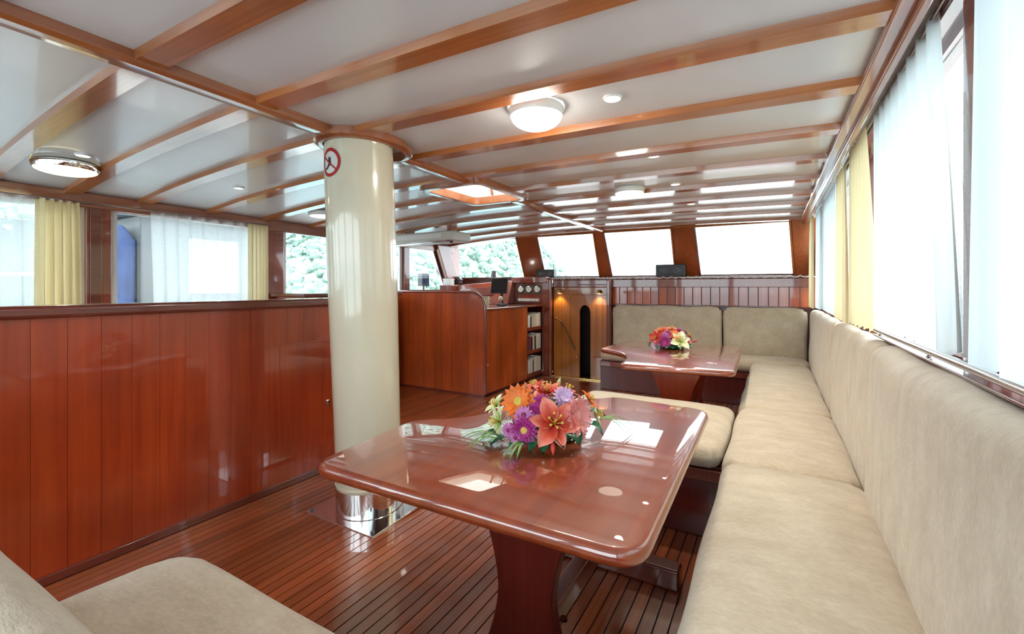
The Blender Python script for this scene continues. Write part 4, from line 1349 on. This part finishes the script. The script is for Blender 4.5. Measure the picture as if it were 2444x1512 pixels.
def bouquet(name, label, base_px, TZ_, scale_px, flowers, leaves, fronds, gyp_n, R0, seed=0):
    c = uz(base_px[0], base_px[1], TZ_)
    dep = (CAM_H - TZ_) * F_PX / (base_px[1] - HOR_PX)
    arr = thing(name, label, 'flowers', c)
    k = dep / F_PX
    # moss cushion / low dish
    make('dish', MB().lathe([(R0 * .55, 0), (R0 * .66, .004), (R0 * .70, .022), (R0 * .6, .024)], c.x, c.y, TZ_, 32), 'leaf_green', arr, smooth=True)
    make('moss', MB().lathe([(R0 * .62, .015), (R0 * .70, .05), (R0 * .55, .10), (R0 * .3, .13), (.004, .14)], c.x, c.y, TZ_, 24), 'moss_green', arr, smooth=True)
    def place(px, py, toward):
        return ud(px, py, dep - toward)
    for i, (kind, px, py, tw, d, rpx, mats) in enumerate(flowers):
        flower(arr, kind, place(px, py, tw), dirv(*d), rpx * k, mats, seed + i)
    for (px, py, tw, px2, py2, tw2, wd, mat) in leaves:
        leaf(arr, place(px, py, tw), place(px2, py2, tw2), wd, mat)
    for i, (pa, ang, ln) in enumerate(fronds):
        q0 = place(*pa)
        d = CR * math.cos(ang) + CT * math.sin(ang)
        q1 = q0 + d * ln
        q1.z = TZ_ + .012
        leaf(arr, q0, q1, .011, 'frond_green', sag=.03, name='frond')
    g = MB(); rr = random.Random(seed)
    for _ in range(gyp_n):
        a = rr.uniform(0, 2 * PI); hgt = rr.uniform(.02, .16)
        q = c + (CR * math.cos(a) * rr.uniform(.8, 1.05) + CT * math.sin(a) * rr.uniform(.7, .95)) * R0 * (1 - hgt * 1.6)
        q.z = TZ_ + hgt
        for _k in range(5):
            g.ball(q + Vector((rr.uniform(-1, 1), rr.uniform(-1, 1), rr.uniform(-1, 1))) * .014, rr.uniform(.0025, .0042), 5, 3)
    o = make('gypsophila', g, 'gyp_white', arr, smooth='all')
    o['kind'] = 'stuff'
    o['label'] = 'tiny white filler blossoms'
    return arr
Y_, WN = 'flower_yellow', 'flower_wine'
fl1 = [
 ('lily', 1322, 1011, .20, (.05, .55, 1), 63, ('petal_salmon', Y_)),
 ('lily', 1306, 936, .05, (-.05, 1, .25), 44, ('petal_salmon', Y_)),
 ('lily', 1352, 938, .0, (.45, 1, -.1), 40, ('petal_salmon', Y_)),
 ('gerbera', 1237, 957, .12, (-.35, .45, .9), 42, ('petal_orange', Y_)),
 ('gerbera', 1380, 993, .17, (.85, .25, .8), 46, ('petal_pink', 'petal_pink')),
 ('mum', 1292, 962, .14, (-.1, .7, .8), 27, ('petal_magenta', 'petal_magenta')),
 ('chrys', 1251, 1026, .20, (-.25, .1, 1), 36, ('petal_magenta', Y_)),
 ('daisy', 1250, 990, .19, (-.2, .3, 1), 22, ('petal_mauve', WN)),
 ('daisy', 1213, 1026, .17, (-.6, .1, .9), 18, ('petal_mauve', WN)),
 ('daisy', 1270, 1000, .19, (.0, .2, 1), 16, ('petal_mauve', WN)),
 ('chrys', 1346, 948, .12, (.25, .6, .8), 29, ('petal_lilac', 'petal_lilac')),
 ('lily', 1193, 1005, .06, (-1, .15, .45), 44, ('petal_lime', Y_)),
 ('lily', 1186, 968, .0, (-.7, .8, .2), 36, ('petal_lime', Y_)),
 ('lily', 1418, 990, .04, (.9, .3, .2), 36, ('petal_lime', Y_)),
 ('lily', 1404, 955, .02, (.8, .6, .2), 30, ('petal_orange', Y_)),
 ('bud', 1319, 1052, .23, (0, -.9, .35), 15, ('petal_red', Y_)),
 ('bud', 1262, 935, .02, (-.4, 1, .2), 15, ('petal_salmon', Y_)),
 ('bud', 1330, 925, .0, (.3, 1, 0), 14, ('petal_lime', Y_)),
 ('lily', 1276, 925, .0, (-.3, 1, .1), 34, ('petal_salmon', Y_)),
 ('mum', 1278, 978, .16, (-.1, .5, .9), 22, ('petal_magenta', 'petal_magenta')),
 ('chrys', 1365, 965, .06, (.5, .7, .4), 24, ('petal_mauve', 'petal_lilac')),
 ('bud', 1292, 932, .04, (.0, 1, .3), 16, ('petal_salmon', Y_)),
 ('daisy', 1230, 1044, .2, (-.4, -.1, 1), 16, ('petal_mauve', WN)),
 ('daisy', 1385, 1035, .15, (.6, .0, .9), 20, ('petal_pink', Y_)),
]
lv1 = [(1330, 1040, .17, 1345, 1072, .26, .06, 'leaf_green'), (1360, 1038, .16, 1384, 1066, .22, .06, 'leaf_green'), (1405, 1015, .10, 1440, 1042, .12, .06, 'leaf_green'),
       (1230, 1050, .14, 1170, 1068, .16, .045, 'leaf_green'), (1200, 1045, .08, 1150, 1052, .06, .05, 'leaf_green'), (1290, 1055, .2, 1262, 1084, .24, .05, 'leaf_green'),
       (1300, 1060, .2, 1296, 1090, .25, .05, 'leaf_green'), (1400, 985, -.05, 1450, 1000, -.05, .05, 'leaf_green'), (1240, 1060, .17, 1215, 1085, .2, .04, 'leaf_green')]
fr1 = [((1205, 1050, .10), R(180 + q), l) for q, l in ((-25, .13), (-12, .16), (0, .17), (-38, .14))] + \
      [((1205, 1055, .14), R(180 - q), l) for q, l in ((18, .15), (32, .15), (48, .12))] + \
      [((1258, 1062, .20), R(q), l) for q, l in ((108, .13), (116, .15), (126, .15), (134, .11))] + \
      [((1420, 1005, .0), R(q), l) for q, l in ((-8, .17), (-22, .19), (6, .14), (16, .12))]
bouquet('flower_arrangement', 'large mixed bouquet with salmon lilies and orange gerbera on the near table', (1306, 1034), TZ, 1, fl1, lv1, fr1, 46, .20, 3)
fl2 = [
 ('lily', 1622, 814, .12, (.15, .6, 1), 28, ('petal_ivory', 'petal_lime')),
 ('lily', 1566, 806, .08, (-.8, .3, .7), 20, ('petal_red', Y_)),
 ('lily', 1578, 792, .03, (-.4, .9, .4), 20, ('petal_salmon', Y_)),
 ('lily', 1604, 788, .0, (.0, 1, .2), 20, ('petal_salmon', Y_)),
 ('lily', 1640, 800, .0, (.8, .7, .2), 18, ('petal_salmon', Y_)),
 ('chrys', 1586, 815, .13, (-.3, .2, 1), 17, ('petal_magenta', 'petal_magenta')),
 ('chrys', 1585, 803, .11, (-.2, .5, .9), 14, ('petal_mauve', 'petal_magenta')),
 ('mum', 1594, 797, .09, (0, .7, .8), 12, ('petal_magenta', WN)),
 ('gerbera', 1610, 799, .09, (.1, .7, .8), 16, ('petal_orange', Y_)),
 ('mum', 1622, 790, .03, (.2, .9, .4), 13, ('petal_magenta', 'petal_mauve')),
 ('daisy', 1566, 823, .10, (-.5, .1, .9), 12, ('petal_lilac', WN)),
 ('gerbera', 1643, 815, .06, (.9, .3, .6), 15, ('petal_pink', 'petal_pink')),
 ('bud', 1652, 815, .0, (1, .2, .2), 7, ('petal_red', Y_)),
]
lv2 = [(1575, 828, .12, 1566, 838, .18, .06, 'leaf_green'), (1590, 832, .14, 1592, 843, .18, .07, 'leaf_green'), (1640, 826, .1, 1650, 840, .14, .07, 'leaf_green'),
       (1622, 836, .14, 1624, 846, .2, .05, 'leaf_green'), (1560, 820, .05, 1548, 828, .06, .06, 'leaf_green'), (1605, 834, .14, 1606, 844, .18, .06, 'leaf_green')]
bouquet('flower_arrangement', 'smaller bouquet with a big ivory lily on the far table', (1603, 829), TZ, 1, fl2, lv2, [], 30, .175, 40)

# ------------------------------------------------------------------ outside: foredeck, rail, sea, hillside, neighbour boat
fd = struct(make('foredeck', B(-4.6, .6, 6.62, 12.5, .95, 1.0), 'deck_white'), 'pale foredeck outside the windscreen')
struct(make('bounce_deck_right', B(.62, 2.6, -6, 6.6, .55, .62), 'deck_white'), 'pale side deck added outside the settee windows to bounce light onto the ceiling')  # unseen white deck added to bounce sunlight up to the ceiling
struct(make('bounce_deck_left', B(-6.9, -4.95, -6, 6.6, .55, .62), 'deck_white'), 'pale side deck added outside the windows beyond the partition to bounce light in')  # same on the port side, an added reflector out of view
struct(make('bounce_deck_aft', B(-4.95, .62, -8, -1.1, .05, .1), 'deck_white'), 'pale aft deck added outside the aft windows to bounce light in')  # unseen, added as a white reflector below the aft windows
rail = thing('bow_rail', 'thin steel bow railing seen through the windscreen', 'railing', (-2, 11.5, 1.0))
for z in (1.40, 1.62):
    make('rail_bar', MB().tube([(-4.4, 8.5, z), (-3.6, 10.4, z), (-2.1, 11.8, z), (-.4, 10.4, z), (.4, 8.5, z)], .014, 6), 'steel_dull', rail, smooth=True)
for (a, b) in ((-4.4, 8.5), (-3.6, 10.4), (-2.85, 11.1), (-2.1, 11.8), (-1.25, 11.1), (-.4, 10.4), (.4, 8.5)):
    make('stanchion', MB().tube([(a, b, .98), (a, b, 1.62)], .012, 6), 'steel_dull', rail, smooth=True)
struct(make('sea', B(-260, 260, -200, 300, -1.6, -1.5), 'sea_blue'), 'calm sea around the boat')
hr = random.Random(9)
def hill_z(x, y):
    # ridge to port and forward, falling away to starboard
    d = math.hypot(x + 12, y)
    ang = math.atan2(y, -(x + 12))            # 0 = to port, 90 = forward
    k = max(0, min(1, (R(76) - ang) / R(22))) * max(0, min(1, (ang + R(10)) / R(25)))
    k = k * k * (3 - 2 * k)
    return -1.7 + k * max(0, d - 42) * .62 + (1.2 * math.sin(x * .21) * math.sin(y * .17) if d > 46 else 0)
hb = MB()
na, nr = 70, 22
def hill_fn(u, v):
    a = R(-15) + R(110) * u
    d = 40 + 90 * v
    x, y = -12 - d * math.cos(a), d * math.sin(a)
    return (x, y, hill_z(x, y))
hb.grid(hill_fn, na, nr)
struct(make('hillside', hb, 'hill_green', smooth='all'), 'green wooded hillside beyond the water')
tr = MB()
for _ in range(9000):
    u, v = hr.random(), hr.random() ** 1.3
    x, y, z = hill_fn(u, v)
    if z < -.5: continue
    r_ = hr.uniform(.25, .8)
    n0 = len(tr.v)
    tr.ball((x, y, z + r_ * .6), r_, 8, 6)
    for i in range(n0, len(tr.v)):
        p = Vector(tr.v[i]); c = Vector((x, y, z + r_ * .6))
        tr.v[i] = tuple(c + (p - c) * hr.uniform(.75, 1.2))
to = make('hillside_trees', tr, 'tree_green', smooth=False)
to['kind'] = 'stuff'; to['label'] = 'trees and shrubs covering the hillside'

nb = thing('neighbour_boat', 'white boat with blue canvas moored alongside, seen through the side windows', 'boat', (-8.0, 3.2, -1.5))
XN = -7.4
make('hull', B(-10, XN, -3.0, 5.2, -1.6, .9), 'hull_white_dimmed', nb, bevel=.05)
make('aft_wall', B(-9.6, XN - .3, -2.5, 2.0, .9, 2.1), 'canvas_grey', nb, bevel=.03)
make('sky_block_awning', B(-9.8, XN + .2, -2.8, 2.2, 2.55, 2.62), 'canvas_grey', nb, bevel=.02)  # out of view, added to block sky light from the port windows
make('cabin_wall', B(-9.6, XN - .10, 2.85, 4.9, .9, 2.30), 'boat_grey', nb, bevel=.03)
make('cabin_roof', B(-9.8, XN + .10, 2.7, 5.1, 2.30, 2.40), 'hull_white_dimmed', nb, bevel=.03)
a, b = ux(457, 567, XN), ux(577, 700, XN)
make('cabin_window', B(XN - .10, XN - .085, a.y, b.y, b.z, a.z), 'hull_white_dimmed', nb, bevel=.01)
cv = []
make('canvas_cover', MB().prism([(2.0, .9), (2.85, .9), (2.85, 1.95), (2.7, 2.16), (2.45, 2.1), (2.15, 1.75)], lambda y, z: (XN - 1.5, y, z), lambda y, z: (XN - .2, y, z)), 'canvas_blue', nb, bevel=.06)
make('rail', MB().tube([(XN, -2.6, 1.45), (XN, 2.2, 1.45)], .02, 6), 'steel', nb, smooth=True)
for y in (-2.5, -1.3, -.1, 1.1, 2.2):
    make('stanchion', MB().tube([(XN, y, .9), (XN, y, 1.45)], .016, 6), 'steel', nb, smooth=True)
